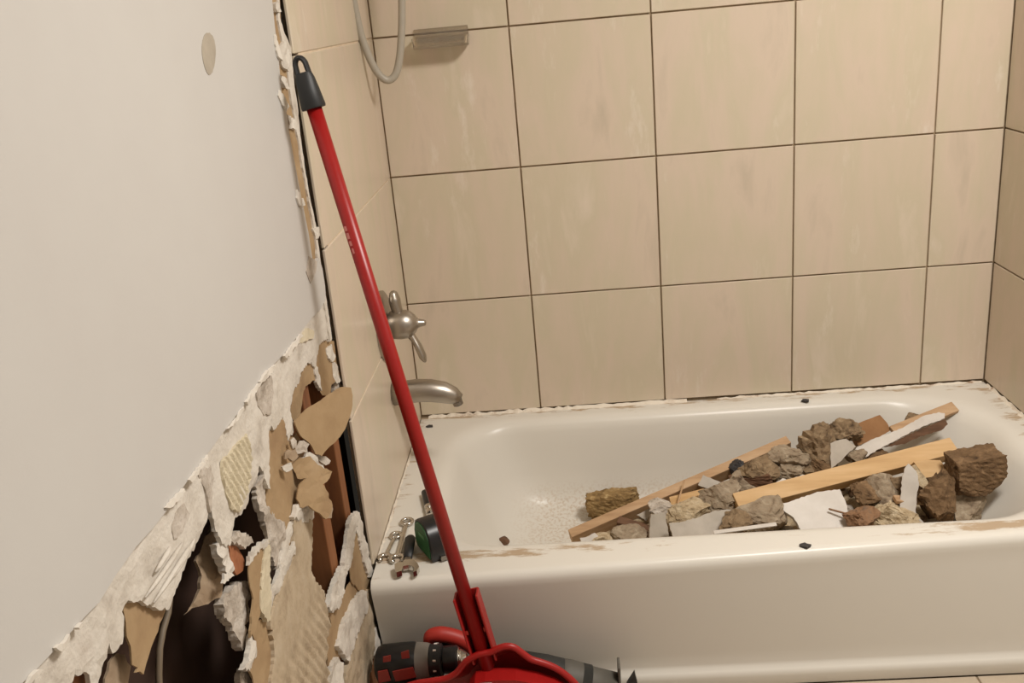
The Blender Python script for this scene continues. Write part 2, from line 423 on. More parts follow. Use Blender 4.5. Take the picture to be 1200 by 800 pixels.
for i, fl in enumerate(flakes):
    pc = wpoly(fl, 0.004); y0 = min(p[0] for p in pc)
    wlayer('paint_flake', fl, 0.0005, 0.0012, M_flake, WLp, 0.0016, 0.004, 0.005, (lambda u, v, s=i: 0.0022+0.003*nz(u, v, 45, s)), 200+i)

rough3 = lambda a, s, sd: (lambda u, v: a*nz(u, v, s, sd)+0.4*a*nz(u, v, s*3.3, sd+5))
# the long pale tear: paper face and plaster below the paint
W1 = [(352, 384), (364, 366), (372, 350), (381, 340), (386, 372), (390, 397), (380, 399), (374, 406), (372, 425), (376, 443), (378, 458), (373, 450), (370, 432), (366, 424),
      (360, 426), (354, 436), (351, 447), (346, 455), (343, 470), (341, 482), (346, 503), (340, 516), (336, 498), (333, 487), (328, 495), (322, 504), (319, 498), (317, 510),
      (317, 540), (317, 573), (312, 568), (309, 552), (304, 545), (302, 560), (297, 572), (293, 585), (283, 604), (276, 606), (273, 620), (271, 636), (266, 641), (260, 634),
      (254, 618), (250, 606), (247, 590), (246, 575), (245, 592), (243, 612), (237, 626), (231, 641), (222, 655), (215, 670), (208, 690), (203, 700), (197, 714), (185, 712), (172, 706), (155, 704),
      (148, 708), (145, 716), (147, 730), (146, 745), (145, 755), (132, 765), (128, 753), (125, 770), (119, 790), (113, 812), (110, 800), (108, 790), (102, 787), (92, 790), (86, 800),
      (78, 830), (60, 880), (-60, 930), (-60, 850), (0, 806), (28, 776), (70, 736), (96, 708), (112, 684), (134, 652), (154, 627), (174, 602), (194, 574), (212, 547), (240, 508),
      (258, 484), (276, 462), (292, 438), (308, 415), (322, 400), (338, 386)]
wlayer('torn_plaster_face', W1, -0.0058, 0.007, M_plaster, WLp, 0.0024, 0.0045, 0.009, rough3(0.003, 22, 1.0), 11, False, 0.001)
# cream ridged adhesive patch on it
def ridges(ang, per, amp):
    ca, sa = math.cos(ang), math.sin(ang)
    return lambda u, v: amp*math.sin((u*ca+v*sa)*2*math.pi/per)+0.0012*nz(u, v, 30, 2)
wlayer('adhesive_patch', [(262, 540), (274, 526), (290, 508), (296, 532), (294, 560), (290, 580), (281, 600), (272, 598), (266, 580), (262, 562)], -0.0030, 0.004, M_mastic_y, WLp, 0.002, 0.006, 0.0028, ridges(0.5, 0.0115, 0.0016), 12)
wlayer('torn_paper_strip', [(232, 552), (248, 545), (252, 560), (250, 580), (246, 600), (243, 590), (240, 570)], -0.0036, 0.003, M_gypsum, WLp, 0.002, 0.006, 0.007, rough3(0.003, 40, 3), 13)
wlayer('torn_paper_strip', [(206, 600), (216, 590), (222, 602), (214, 622), (204, 632), (202, 622)], -0.0038, 0.003, M_gypsum, WLp, 0.002, 0.006, 0.007, rough3(0.002, 40, 4), 14)
wlayer('torn_paper_strip', [(306, 448), (318, 440), (321, 460), (318, 484), (310, 486), (303, 475), (301, 460)], -0.0038, 0.003, M_gypsum, WLp, 0.002, 0.006, 0.007, rough3(0.0015, 40, 6), 15)
wlayer('torn_paper_strip', [(345, 398), (360, 384), (368, 388), (368, 396), (352, 402)], -0.0034, 0.003, M_mastic_y, WLp, 0.0015, 0.006, 0.008, rough3(0.002, 40, 8), 16)
# long raised scrapes in the plaster band beside the dark hole
for i, (a, b_) in enumerate([((222, 640), (180, 706)), ((228, 632), (200, 680)), ((214, 636), (170, 700)), ((200, 640), (182, 670))]):
    pa, pb = onax(a[0], a[1], 0, -0.0035), onax(b_[0], b_[1], 0, -0.0035)
    MB().tube([pa, pa.lerp(pb, .3)+Vector((.0008, .002, 0)), pa.lerp(pb, .7)+Vector((.0008, -.002, 0)), pb], [0.0012, 0.0028, 0.0024, 0.001], 8).build('plaster_ridge', M_plaster, WLp, 'all')

# vertical stripped strip beside the tiles: brown paper core, pale edge
B0 = [(314, -60), (328, -60), (328, 0), (330, 30), (333, 42), (338, 60), (340, 100), (347, 150), (355, 190), (362, 230), (368, 265), (373, 296), (368, 314), (362, 290), (354, 250), (343, 195), (332, 140), (324, 80), (316, 20)]
wlayer('paper_strip', [(-0.83, 1.9, 0), (-0.79, 1.9, 0)]+B0[1:], -0.007, 0.002, M_paper, WLp, 0.002, 0.008, 0.012, rough3(0.002, 30, 5), 21)
W0 = [(-0.795, 1.9, 0), (-0.785, 1.9, 0), (327, -60), (328, 20), (334, 40), (341, 56), (345, 100), (349, 125), (352, 158), (358, 200), (364, 235), (370, 262), (375, 300), (381, 340), (386, 372), (389, 398), (387, 400), (381, 360), (374, 312), (369, 272), (363, 240), (356, 202), (349, 160), (341, 112), (335, 70), (326, 24), (325, -60)]
wlayer('plaster_edge', W0, -0.004, 0.010, M_plaster, WLp, 0.0016, 0.007, 0.0, None, 22)
for i, q in enumerate([[(326, 56), (334, 48), (341, 66), (339, 84), (332, 78)], [(329, 116), (338, 122), (336, 132), (330, 128)], [(338, 134), (346, 140), (347, 152), (341, 150)],
                       [(350, 236), (356, 232), (357, 240), (352, 243)], [(368, 268), (374, 266), (376, 276), (371, 280)], [(330, 88), (336, 92), (339, 104), (333, 102)], [(322, 4), (327, 2), (329, 14), (324, 14)]]):
    wlayer('plaster_crumb', q, -0.002, 0.008, M_plaster, WLp, 0.0012, 0.005, 0.005, rough3(0.004, 60, i), 30+i)
wlayer('plaster_spall', [(362, 300), (372, 306), (370, 320), (364, 332), (359, 318)], 0.0003, 0.003, M_gypsum, WLp, 0.001, 0.006, 0.0, None, 39)

# exposed brown paper
def brown(px, X, seed, mat=M_paper, amp=0.003, thick=0.002, name='brown_paper'):
    return wlayer(name, px, X, thick, mat, WLp, 0.0022, 0.007, 0.010, rough3(amp, 18, seed), seed)
brown([(372, 404), (380, 397), (392, 399), (396, 420), (399, 438), (394, 445), (388, 452), (385, 466), (378, 462), (371, 445), (369, 425)], -0.010, 41)
brown([(341, 478), (345, 455), (351, 445), (356, 430), (364, 422), (372, 428), (375, 450), (367, 445), (359, 452), (356, 462), (354, 474), (352, 486), (346, 496), (341, 490)], -0.011, 42)
brown([(314, 506), (322, 500), (331, 488), (337, 496), (341, 515), (348, 506), (354, 520), (362, 535), (370, 545), (374, 560), (364, 578), (356, 594), (350, 612), (347, 640), (342, 655), (334, 664), (328, 655), (332, 632), (333, 614), (322, 606), (314, 596), (312, 584), (314, 560), (314, 530)], -0.010, 43)
brown([(146, 703), (157, 701), (172, 704), (186, 709), (197, 706), (190, 725), (182, 745), (177, 758), (174, 770), (168, 789), (159, 788), (162, 781), (155, 779), (153, 757), (149, 745), (147, 730), (144, 716)], -0.013, 44, amp=0.002)
brown([(119, 830), (123, 795), (128, 775), (136, 764), (146, 767), (153, 780), (151, 795), (146, 815), (140, 840)], -0.03, 45, M_paper_d)
brown([(84, 812), (90, 795), (100, 785), (108, 792), (112, 812)], -0.025, 46, M_paper_d)
brown([(292, 662), (298, 646), (307, 636), (314, 634), (313, 660), (308, 700), (305, 716), (299, 736), (293, 747), (294, 722), (297, 702), (293, 682)], -0.004, 47)
brown([(292, 786), (298, 770), (300, 752), (296, 742), (303, 726), (320, 724), (322, 760), (324, 815), (330, 900), (296, 900), (300, 812), (297, 795)], -0.011, 48)
brown([(419, 616), (424, 628), (429, 658), (434, 674), (439, 680), (434, 692), (421, 692), (412, 682), (410, 665), (415, 640)], -0.009, 49)
brown([(384, 716), (398, 710), (406, 690), (413, 678), (424, 690), (415, 706), (403, 736), (398, 757), (400, 775), (384, 780), (383, 762), (383, 748), (388, 730)], -0.012, 50)
brown([(268, 640), (276, 636), (282, 646), (287, 656), (284, 668), (277, 674), (272, 660)], -0.012, 51, M_redpaper, 0.004)
# paler gypsum lumps, slabs and slivers
def lump(px, X, thick, mat, seed, amp=0.004, grid=0.008, name='gypsum_lump', rel=None):
    return wlayer(name, px, X, thick, mat, WLp, 0.0028, 0.0042, grid, rel or rough3(amp, 35, seed), seed, False, 0.001)
lump([(309, 664), (312, 640), (316, 632), (318, 660), (318, 690), (319, 728), (312, 724), (306, 714), (306, 698)], -0.0015, 0.009, M_mastic_y, 61, 0.002)
lump([(294, 652), (302, 640), (316, 631), (317, 638), (308, 643), (300, 650), (293, 662)], 0.000, 0.006, M_plaster, 62, 0.003)
lump([(261, 708), (266, 697), (274, 688), (284, 681), (291, 684), (294, 700), (292, 722), (285, 733), (291, 752), (288, 760), (282, 758), (277, 738), (268, 727), (262, 716)], -0.016, 0.012, M_gypsum, 63, 0.006)
lump([(296, 742), (300, 756), (302, 768), (297, 776), (292, 786), (285, 784), (292, 770), (294, 756)], -0.006, 0.007, M_plaster, 64, 0.005)
lump([(284, 788), (292, 776), (296, 790), (300, 812), (304, 860), (284, 860)], -0.02, 0.01, M_gypsum, 65, 0.004)
lump([(301, 566), (308, 556), (313, 566), (314, 586), (319, 600), (328, 608), (336, 612), (333, 632), (335, 655), (326, 668), (320, 652), (318, 634), (313, 620), (308, 604), (302, 588)], -0.009, 0.008, M_gypsum, 66, 0.006)
lump([(331, 640), (340, 612), (344, 606), (342, 630), (336, 655), (328, 670)], -0.006, 0.006, M_plaster, 67, 0.003)
lump([(272, 634), (276, 622), (286, 624), (296, 628), (298, 636), (290, 642), (282, 640)], -0.008, 0.012, M_gypsum, 68, 0.007)
lump([(254, 638), (262, 634), (270, 642), (272, 656), (276, 668), (272, 676), (265, 668), (260, 655)], -0.008, 0.010, M_plaster, 69, 0.007)
lump([(264, 672), (273, 671), (276, 674), (268, 681), (262, 683)], -0.004, 0.004, M_flake, 70, 0.002)
def torn_flap(name, px, anchor, n, thick, mat, parent, seed, amp=0.004, jit=0.002, grid=0.008, rel=None):
    n = Vector(n).normalized(); A = Vector(anchor)
    e1 = Vector((0, 0, 1)).cross(n)
    if e1.length < 0.1: e1 = Vector((1, 0, 0))
    e1.normalize(); e2 = n.cross(e1)
    pl = []
    for q in px:
        w = onplane(q[0], q[1], A, n)-A; pl.append((w.dot(e1), w.dot(e2)))
    return sheet(name, pl, (A, e1, e2, n), thick, mat, parent, jit, 0.006, grid, rel or rough3(amp, 25, seed), seed)
# dull paper sagging inside the dark hole
torn_flap('hanging_paper', [(228, 657), (238, 640), (246, 618), (250, 600), (254, 612), (257, 640), (264, 655), (267, 668), (263, 684), (258, 700), (246, 705), (232, 711), (217, 720), (226, 706), (233, 690), (234, 675)],
          onax(245, 660, 0, -0.03), (0.9, -0.25, 0.25), 0.002, M_paper_d, WLp, 71, 0.008)
# grey adhesive slab with trowel ridges
def slab_rel(u, v):
    p = 0.0022*nz(u, v, 20, 4)+0.0005*nz(u, v, 80, 9)
    k = max(0.0, min(1.0, (0.52-v)/0.08))
    return p+k*0.0016*math.sin((u*0.75+v*0.5)*2*math.pi/0.016)
lump([(346, 604), (352, 591), (360, 589), (367, 604), (367, 640), (366, 668), (372, 682), (380, 692), (384, 705), (386, 720), (389, 730), (384, 748), (386, 765), (383, 775), (388, 790), (392, 820), (398, 900), (318, 900), (318, 812), (321, 790),
      (323, 770), (322, 750), (318, 725), (322, 705), (328, 690), (336, 670), (343, 650), (345, 628)], -0.004, 0.010, M_mastic, 72, 0.003, 0.0045, 'adhesive_slab', slab_rel)
lump([(318, 712), (316, 698), (322, 684), (330, 666), (340, 648), (346, 634), (347, 646), (340, 664), (331, 684), (324, 700)], -0.0015, 0.006, M_plaster, 73, 0.004)
lump([(344, 606), (350, 590), (358, 587), (366, 596), (368, 606), (360, 612), (352, 610)], -0.002, 0.007, M_plaster, 74, 0.005)
# right hand slivers next to the tile edge
lump([(403, 667), (407, 640), (411, 610), (417, 600), (422, 599), (425, 612), (433, 650), (439, 672), (434, 676), (427, 658), (421, 628), (419, 618), (416, 640), (413, 660), (408, 669)], -0.004, 0.009, M_plaster, 75, 0.004)
lump([(385, 712), (389, 697), (395, 679), (402, 663), (409, 664), (407, 680), (404, 695), (398, 712), (392, 717)], -0.003, 0.010, M_plaster, 76, 0.006)
lump([(397, 757), (402, 735), (415, 706), (425, 692), (431, 693), (431, 715), (423, 735), (415, 760), (410, 774), (403, 767)], -0.003, 0.010, M_plaster, 77, 0.004)
lump([(424, 695), (436, 689), (441, 710), (443, 735), (440, 765), (434, 790), (434, 900), (398, 900), (402, 815), (408, 782), (412, 765), (422, 737), (429, 715)], -0.006, 0.009, M_mastic, 78, 0.003)
lump([(384, 800), (389, 782), (396, 770), (404, 776), (403, 795), (400, 825), (398, 880), (384, 880)], -0.003, 0.009, M_plaster, 79, 0.006)
lump([(440, 736), (445, 734), (449, 752), (445, 764), (440, 768)], -0.004, 0.008, M_plaster, 80, 0.003)
lump([(384, 408), (391, 404), (394, 418), (391, 424), (386, 420)], -0.006, 0.006, M_plaster, 81, 0.004)
lump([(391, 424), (396, 428), (400, 446), (396, 450), (392, 440)], -0.008, 0.006, M_plaster, 82, 0.004)
lump([(392, 446), (400, 448), (404, 462), (400, 476), (392, 470)], -0.016, 0.006, M_gypsum, 83, 0.004)
# folded brown paper flaps that stand off the wall
torn_flap('paper_flap', [(345, 494), (352, 486), (362, 478), (374, 471), (386, 463), (396, 458), (404, 454), (413, 454), (415, 464), (414, 480), (410, 492), (406, 503), (400, 512), (392, 520), (384, 527), (378, 534), (370, 532), (364, 520), (352, 510)],
          onax(352, 512, 0, 0.002), (0.86, -0.50, 0.10), 0.003, M_paper, WLp, 91, 0.002, 0.0008, 0.012, lambda u, v: -0.9*u*u)
torn_flap('paper_flap', [(348, 584), (351, 568), (362, 560), (376, 566), (385, 578), (390, 592), (387, 604), (382, 608), (372, 600), (362, 592), (352, 594)],
          onax(352, 580, 0, 0.002), (0.88, -0.42, 0.2), 0.003, M_paper, WLp, 92, 0.004, 0.002)
torn_flap('paper_flap', [(342, 546), (352, 536), (364, 534), (376, 546), (388, 552), (386, 560), (376, 570), (364, 562), (350, 560)],
          onax(350, 550, 0, 0.0), (0.88, -0.42, 0.2), 0.003, M_paper, WLp, 93, 0.004, 0.002)
torn_flap('plaster_scrap', [(362, 510), (370, 508), (374, 502), (378, 498), (373, 510), (370, 518), (366, 516)], onax(368, 510, 0, 0.014), (0.86, -0.5, 0.1), 0.002, M_plaster, WLp, 94, 0.001)
for i, (q, X) in enumerate([([(346, 524), (356, 516), (362, 520), (362, 530), (354, 532), (347, 532)], 0.004), ([(334, 530), (346, 526), (350, 534), (342, 540), (333, 538)], 0.003),
                            ([(350, 540), (362, 530), (370, 536), (376, 546), (380, 552), (372, 550), (362, 544), (352, 546)], 0.010),
                            ([(370, 533), (382, 534), (386, 540), (380, 545), (374, 541)], 0.012), ([(372, 592), (382, 584), (390, 592), (388, 606), (381, 608), (374, 600)], 0.012),
                            ([(330, 546), (340, 542), (344, 548), (336, 553)], 0.002), ([(340, 516), (345, 512), (348, 522), (343, 526)], 0.002)]):
    torn_flap('plaster_scrap', q, onax(sum(a[0] for a in q)/len(q), sum(a[1] for a in q)/len(q), 0, X), (0.85, -0.45, 0.3), 0.003, (M_gypsum, M_paper_d, M_plaster)[i % 3], WLp, 95+i, 0.007, 0.0035, 0.004)
# studs, cavity sheet and a cable in the opening
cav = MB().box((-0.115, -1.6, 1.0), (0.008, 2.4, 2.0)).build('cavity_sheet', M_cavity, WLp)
def stud(px, py, w, front, z0=0.0, z1=1.9):
    c = onax(px, py, 0, front)
    return MB().box((front-0.045, c.y, (z0+z1)/2), (0.09, w, z1-z0), None, 0.002).build('stud', M_stud, WLp)
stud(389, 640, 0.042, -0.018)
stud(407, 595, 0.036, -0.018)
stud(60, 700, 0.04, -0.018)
cpts = [onax(q[0], q[1], 0, -0.03) for q in [(199, 700), (197, 718), (191, 738), (187, 760), (186, 790), (188, 840), (192, 900)]]
MB().tube(cpts, 0.0036, 10).build('cable', M_cable, WLp, 'all')
# scuffed oval patch high on the paint
oc = onax(245, 62, 0, 0.0)
pts = []
for k in range(18):
    a = 2*math.pi*k/18; q = (245+8*math.cos(a)+2*math.sin(2*a)*0.4+ -0.06*24*math.sin(a)*0.6, 63-25*math.sin(a)); pts.append(q)
wlayer('wall_patch', pts, -0.0004, 0.0006, M_patch, WLp, 0.0006, 0.004, 0.0, None, 120)

# ------------------------------------------------------------------ bathtub
tub = empty('bathtub', (XR/2, -0.38, 0.0))
tag(tub, 'white enamelled built-in bathtub with smeared rim holding demolition rubble', 'bathtub')
def yfront(x): return -0.788+(0.062)*(x/XR)
NB = 160
OX0, OX1, OY0, OY1 = 0.10, 1.43, -0.668, -0.062
def rr_ring(x0, x1, y0, y1, rl, rr_, z):
    """rounded rectangle sampled by direction from its centre"""
    cx, cy = 0.72, -0.365; out = []
    for k in range(NB):
        a = 2*math.pi*(k+0.5)/NB
        # stretch angle so samples spread along the long sides
        d = Vector((math.cos(a)*1.9, math.sin(a))).normalized()
        lo_, hi_ = 0.0, 2.0
        for _ in range(34):
            t = (lo_+hi_)/2; x = cx+d.x*t; y = cy+d.y*t
            r = rl if x < cx else rr_
            r = min(r, (y1-y0)/2-1e-4)
            qx = max(x0+r-x, x-(x1-r), 0); qy = max(y0+r-y, y-(y1-r), 0)
            ok = x0 <= x <= x1 and y0 <= y <= y1 and (qx == 0 or qy == 0 or qx*qx+qy*qy <= r*r)
            if ok: lo_ = t
            else: hi_ = t
        out.append(Vector((cx+d.x*lo_, cy+d.y*lo_, z)))
    return out
def outer_ring(z):
    cx, cy = 0.72, -0.365; out = []
    for k in range(NB):
        a = 2*math.pi*(k+0.5)/NB; d = Vector((math.cos(a)*1.9, math.sin(a))).normalized(); t = 9
        if d.x > 0: t = min(t, (XR-0.001-cx)/d.x)
        if d.x < 0: t = min(t, (0.001-cx)/d.x)
        if d.y > 0: t = min(t, (-0.001-cy)/d.y)
        if d.y < 0:
            tt = (-0.756-cy)/d.y
            for _ in range(6): tt = (yfront(cx+d.x*min(t, tt))+0.012-cy)/d.y
            t = min(t, tt)
        out.append(Vector((cx+d.x*t, cy+d.y*t, z)))
    # snap nearest samples onto the four corners
    for c in ((0.001, -0.001), (XR-0.001, -0.001), (0.001, yfront(0)+0.012), (XR-0.001, yfront(XR)+0.012)):
        k = min(range(NB), key=lambda i: (out[i].x-c[0])**2+(out[i].y-c[1])**2); out[k] = Vector((c[0], c[1], z))
    return out
rings = [outer_ring(RIM)]
prof = [(-0.030, 0.0), (-0.014, -0.0012), (0.0, -0.006), (0.010, -0.016), (0.016, -0.032), (0.024, -0.075), (0.036, -0.14), (0.052, -0.19), (0.075, -0.222), (0.11, -0.240), (0.17, -0.246), (0.24, -0.248)]
for ins, dz in prof:
    k = max(0.0, -dz)/0.248
    sl = 0.13*(k**1.1)*(1 if ins > 0 else 0)        # sloping back rest at the right end
    le = 0.05*k
    rings.append(rr_ring(OX0+ins+le, OX1-ins-sl, OY0+ins*0.8, OY1-ins*0.8, 0.15, 0.21+0.04*k, RIM+dz))
mb = MB(); mb.loft(rings, cap=False)
cidx = len(mb.v); mb.v.append(Vector((0.68, -0.365, RIM-0.25)))
nb_ = (len(rings)-1)*NB
for j in range(NB): mb.f.append((nb_+j, nb_+(j+1) % NB, cidx))
basin = mb.build('basin', M_enamel, tub, 'all')
# apron: profile swept along x
pr = [(0.012, RIM), (0.006, RIM-0.0010), (0.001, RIM-0.0045), (-0.003, RIM-0.010), (-0.005, RIM-0.018), (-0.004, RIM-0.030)]
mb = MB(); rings = []
for i in range(41):
    x = 0.001+(XR-0.002)*i/40; y = yfront(x); row = []
    for dy, z in pr: row.append(Vector((x, y+dy, z)))
    for q in range(1, 9):
        t = q/8; z = RIM-0.030+(0.052-(RIM-0.030))*t; row.append(Vector((x, (y-0.004)*(1-t)+(-0.750)*t, z)))
    for yy, z in ((-0.7515, 0.044), (-0.757, 0.038), (-0.7605, 0.032), (-0.761, 0.024), (-0.7595, 0.010), (-0.758, 0.002)): row.append(Vector((x, yy, z)))
    rings.append(row)
n = len(rings[0]); vs_ = [p for r in rings for p in r]; fs = []
for i in range(40):
    for j in range(n-1): fs.append((i*n+j, i*n+j+1, (i+1)*n+j+1, (i+1)*n+j))
mb.add(vs_, fs); apron = mb.build('apron', M_enamel, tub, 'all')
# ragged old caulk against the tiles
rc = random.Random(8)
def caulk(p0, p1, up, nrm, w0, w1, seed):
    rnd = random.Random(seed); p0 = Vector(p0); p1 = Vector(p1); L = (p1-p0).length; k = int(L/0.012); rings = []
    up = Vector(up); nrm = Vector(nrm)
    for i in range(k+1):
        p = p0.lerp(p1, i/k); a = rnd.uniform(w0, w1); b_ = rnd.uniform(w0, w1)*1.2
        rings.append([p, p+nrm*b_, p+nrm*b_*0.45+up*a*0.45, p+up*a])
    return MB().loft(rings).build('caulk_bead', M_caulk, tub)
caulk((0.02, 0.0, RIM), (0.40, 0.0, RIM), (0, 0, 1), (0, -1, 0), 0.003, 0.010, 1)
caulk((0.40, 0.0, RIM), (0.72, 0.0, RIM), (0, 0, 1), (0, -1, 0), 0.004, 0.009, 2)
caulk((0.80, 0.0, RIM), (1.49, 0.0, RIM), (0, 0, 1), (0, -1, 0), 0.001, 0.006, 3)
caulk((XR, -0.02, RIM), (XR, -0.70, RIM), (0, 0, 1), (-1, 0, 0), 0.002, 0.009, 4)
caulk((0.0, -0.05, RIM), (0.0, -0.72, RIM), (0, 0, 1), (1, 0, 0), 0.001, 0.005, 5)
# dark flakes on the rim
def chip(px, py, z, r, label, seed):
    c = onax(px, py, 2, z); rnd = random.Random(seed); pts = [c+Vector((math.cos(a)*r*rnd.uniform(.7, 1.3), math.sin(a)*r*0.8*rnd.uniform(.6, 1.2), 0.0005)) for a in [2*math.pi*k/9 for k in range(9)]]
    tag(MB().prism(pts, (0, 0, 0.0035)).build('tile_chip', M_chip), label, 'chip')
chip(944, 470, RIM, 0.011, 'small dark chip lying on the back rim of the bathtub', 1)
chip(943, 640, RIM, 0.010, 'small dark chip lying on the front rim of the bathtub', 2)
chip(504, 500, RIM, 0.009, 'small dark flake in the back left corner of the tub rim', 3)

# ------------------------------------------------------------------ fittings
VY, VZ = -0.335, 0.69
valve = empty('shower_valve', (0.0, VY, VZ)); tag(valve, 'brushed nickel shower valve with three-lobed handle on the left tiled wall', 'valve')
MB().lathe((0.0, VY, VZ), (1, 0, 0), [(0.0005, 0.080), (0.006, 0.080), (0.010, 0.074), (0.012, 0.050), (0.013, 0.03)], 40).build('escutcheon', M_nickel, valve, True)
MB().lathe((0.0, VY, VZ), (1, 0, 0), [(0.010, 0.024), (0.016, 0.028), (0.020, 0.032), (0.042, 0.034), (0.055, 0.033), (0.066, 0.028), (0.075, 0.020), (0.080, 0.012), (0.086, 0.009), (0.095, 0.0075), (0.099, 0.005), (0.100, 0.0)], 32).build('handle_hub', M_nickel, valve, 'all')
def lobe(pts, rs):
    P_ = smooth_path([Vector((x, VY+y, VZ+z)) for x, y, z in pts], 4); n_ = len(P_)
    R_ = []
    for i in range(n_):
        t = i/(n_-1)*(len(rs)-1); k = min(int(t), len(rs)-2); f_ = t-k
        R_.append((rs[k][0]*(1-f_)+rs[k+1][0]*f_, rs[k][1]*(1-f_)+rs[k+1][1]*f_))
    MB().tube(P_, R_, 14, up=(1, 0, 0)).build('handle_lobe', M_nickel, valve, 'all')
lobe([(0.040, 0.0, 0.020), (0.036, 0.002, 0.040), (0.034, 0.004, 0.058), (0.033, 0.006, 0.074), (0.033, 0.007, 0.079)], [(0.012, 0.012), (0.013, 0.016), (0.0135, 0.018), (0.009, 0.013), (0.002, 0.004)])
lobe([(0.058, 0.0, -0.022), (0.068, -0.002, -0.038), (0.076, -0.004, -0.056), (0.083, -0.005, -0.078), (0.088, -0.006, -0.092)], [(0.010, 0.010), (0.008, 0.011), (0.0085, 0.014), (0.009, 0.014), (0.003, 0.006)])
spout = empty('tub_spout', (0.0, -0.33, 0.523)); tag(spout, 'brushed nickel curved tub spout below the shower valve', 'spout')
sp = [(0.001, 0.519), (0.03, 0.522), (0.06, 0.524), (0.09, 0.522), (0.120, 0.515), (0.142, 0.505), (0.157, 0.496)]
MB().tube([(x, -0.33, z) for x, z in sp], [0.0275, 0.0275, 0.0275, 0.0272, 0.0255, 0.021, 0.012], 24, up=(0, 0, 1)).build('spout_body', M_nickel, spout, 'all')
MB().lathe((0.148, -0.33, 0.494), (0.25, 0, -1), [(0.0, 0.012), (0.012, 0.012), (0.014, 0.009)], 18).build('outlet', M_steel, spout, True)

soap = empty('soap_dish', (0.165, 0.0, 1.29)); tag(soap, 'clear plastic soap dish stuck on the back wall tiles beside the hose', 'soap dish')
x0, x1, zb, yo = 0.101, 0.231, 1.270, -0.052
def rrect(x0, x1, y0, y1, r, z, n=5):
    pts = []
    for cx, cy, a0 in ((x1-r, y1-r, 0), (x0+r, y1-r, 90), (x0+r, y0+r, 180), (x1-r, y0+r, 270)):
        for k in range(n): a = math.radians(a0+90*k/(n-1)); pts.append(Vector((cx+r*math.cos(a), cy+r*math.sin(a), z)))
    return pts
o_ = rrect(x0, x1, yo, -0.001, 0.012, zb); o2 = rrect(x0-.002, x1+.002, yo-.003, -0.001, 0.013, zb+0.024)
i2 = rrect(x0+.002, x1-.002, yo+.001, -0.004, 0.011, zb+0.024); i1 = rrect(x0+.005, x1-.005, yo+.005, -0.005, 0.010, zb+0.006)
MB().loft([o_, o2, i2, i1]).build('dish', M_clear, soap, True)
MB().box(((x0+x1)/2, -0.003, zb+0.026), (x1-x0, 0.004, 0.036), None, 0.0015).build('back_plate', M_clear, soap)
for k in range(3): MB().box(((x0+x1)/2, -0.014-0.012*k, zb+0.008), (x1-x0-.03, 0.003, 0.004), None, 0.001).build('drain_rib', M_clear, soap)

hose = empty('shower_hose', (0.05, -0.15, 1.21)); tag(hose, 'grey flexible shower hose hanging in a loop in front of the corner', 'hose')
hp = [at(412, -130, -0.17), at(412, -60, -0.17), at(413, -10, -0.17), at(418, 20, -0.165), at(425, 47, -0.16), at(435, 72, -0.155), at(444, 87, -0.15), at(454, 94, -0.145), at(463, 88, -0.14), at(468, 70, -0.135), at(470.5, 40, -0.13), at(471, 5, -0.125), at(470, -60, -0.12), at(470, -130, -0.12)]
hs = smooth_path(hp, 6)
MB().tube(hs, 0.0086, 14).build('hose_tube', M_hose, hose, 'all')
for e in (hs[0], hs[-1]): MB().lathe(e-Vector((0, 0, 0.01)), (0, 0, 1), [(0, 0.011), (0.03, 0.011), (0.034, 0.008)], 16).build('hose_nut', M_nickel, hose, True)
MB().tube([Vector((0.0, hs[0].y, hs[0].z+0.03)), hs[0]+Vector((0, 0, 0.03)), hs[-1]+Vector((0, 0, 0.03))], 0.012, 12).build('holder', M_nickel, hose, True)

# ceiling lamp (above the frame)
lamp = empty('ceiling_lamp', (LIGHT_POS[0], LIGHT_POS[1], CEIL)); tag(lamp, 'round ceiling lamp fitting above the bathroom floor', 'lamp')
MB().lathe((LIGHT_POS[0], LIGHT_POS[1], CEIL), (0, 0, -1), [(0.0, 0.19), (0.03, 0.19), (0.05, 0.17), (0.06, 0.165)], 32).build('lamp_base', M_ceiling, lamp, True)

# ------------------------------------------------------------------ broom and dustpan
PB, PT = Vector((0.2352, -0.950, 0.226)), onax(348.5, 64, 1, -0.850)
pd = (PT-PB).normalized()
broom = empty('broom', (PB.x, PB.y, 0.0)); tag(broom, 'red-handled broom with black hanging grip leaning on the torn wall', 'broom')
gl = 0.084
MB().tube([PB, PB.lerp(PT, 0.5), PT-pd*(gl-0.004)], 0.0122, 20).build('pole', M_red, broom, 'all')
a1 = Vector((0, -1, 0)); a1 = (a1-pd*a1.dot(pd)).normalized(); a2 = pd.cross(a1)
G0 = PT-pd*gl
grip = MB().tube([G0, G0+pd*0.003, G0+pd*0.028, G0+pd*0.047, G0+pd*0.056], [(0.0185, 0.0185), (0.0195, 0.0195), (0.0175, 0.0175), (0.0130, 0.0155), (0.0085, 0.0130)], 20, up=a1)
loop = []
for k in range(15):
    a = math.pi*k/14; loop.append(G0+pd*(0.066+0.013*math.sin(a))+a2*0.0085*math.cos(a))
loop = [G0+pd*0.046+a2*0.0095]+loop+[G0+pd*0.046-a2*0.0095]
grip.tube(loop, (0.0068, 0.0042), 10, up=a1)
grip.build('grip', M_black, broom, True)
# worn pale lettering marks on the pole
for k, (t, h_) in enumerate([(0.79, 0.008), (0.776, 0.010), (0.762, 0.008), (0.748, 0.009)]):
    pc = onplane(405+ (0.79-t)*220, 268+(0.79-t)*620, PB.lerp(PT, 0.77)+a1*0.011, a1)
    MB().box(pc-pd*0.0, (0.0045, 0.0012, h_), Matrix((a2, -a1, pd)).transposed(), 0.0004).build('worn_print', plain('faded_print', (186, 112, 106), 0.6), broom)
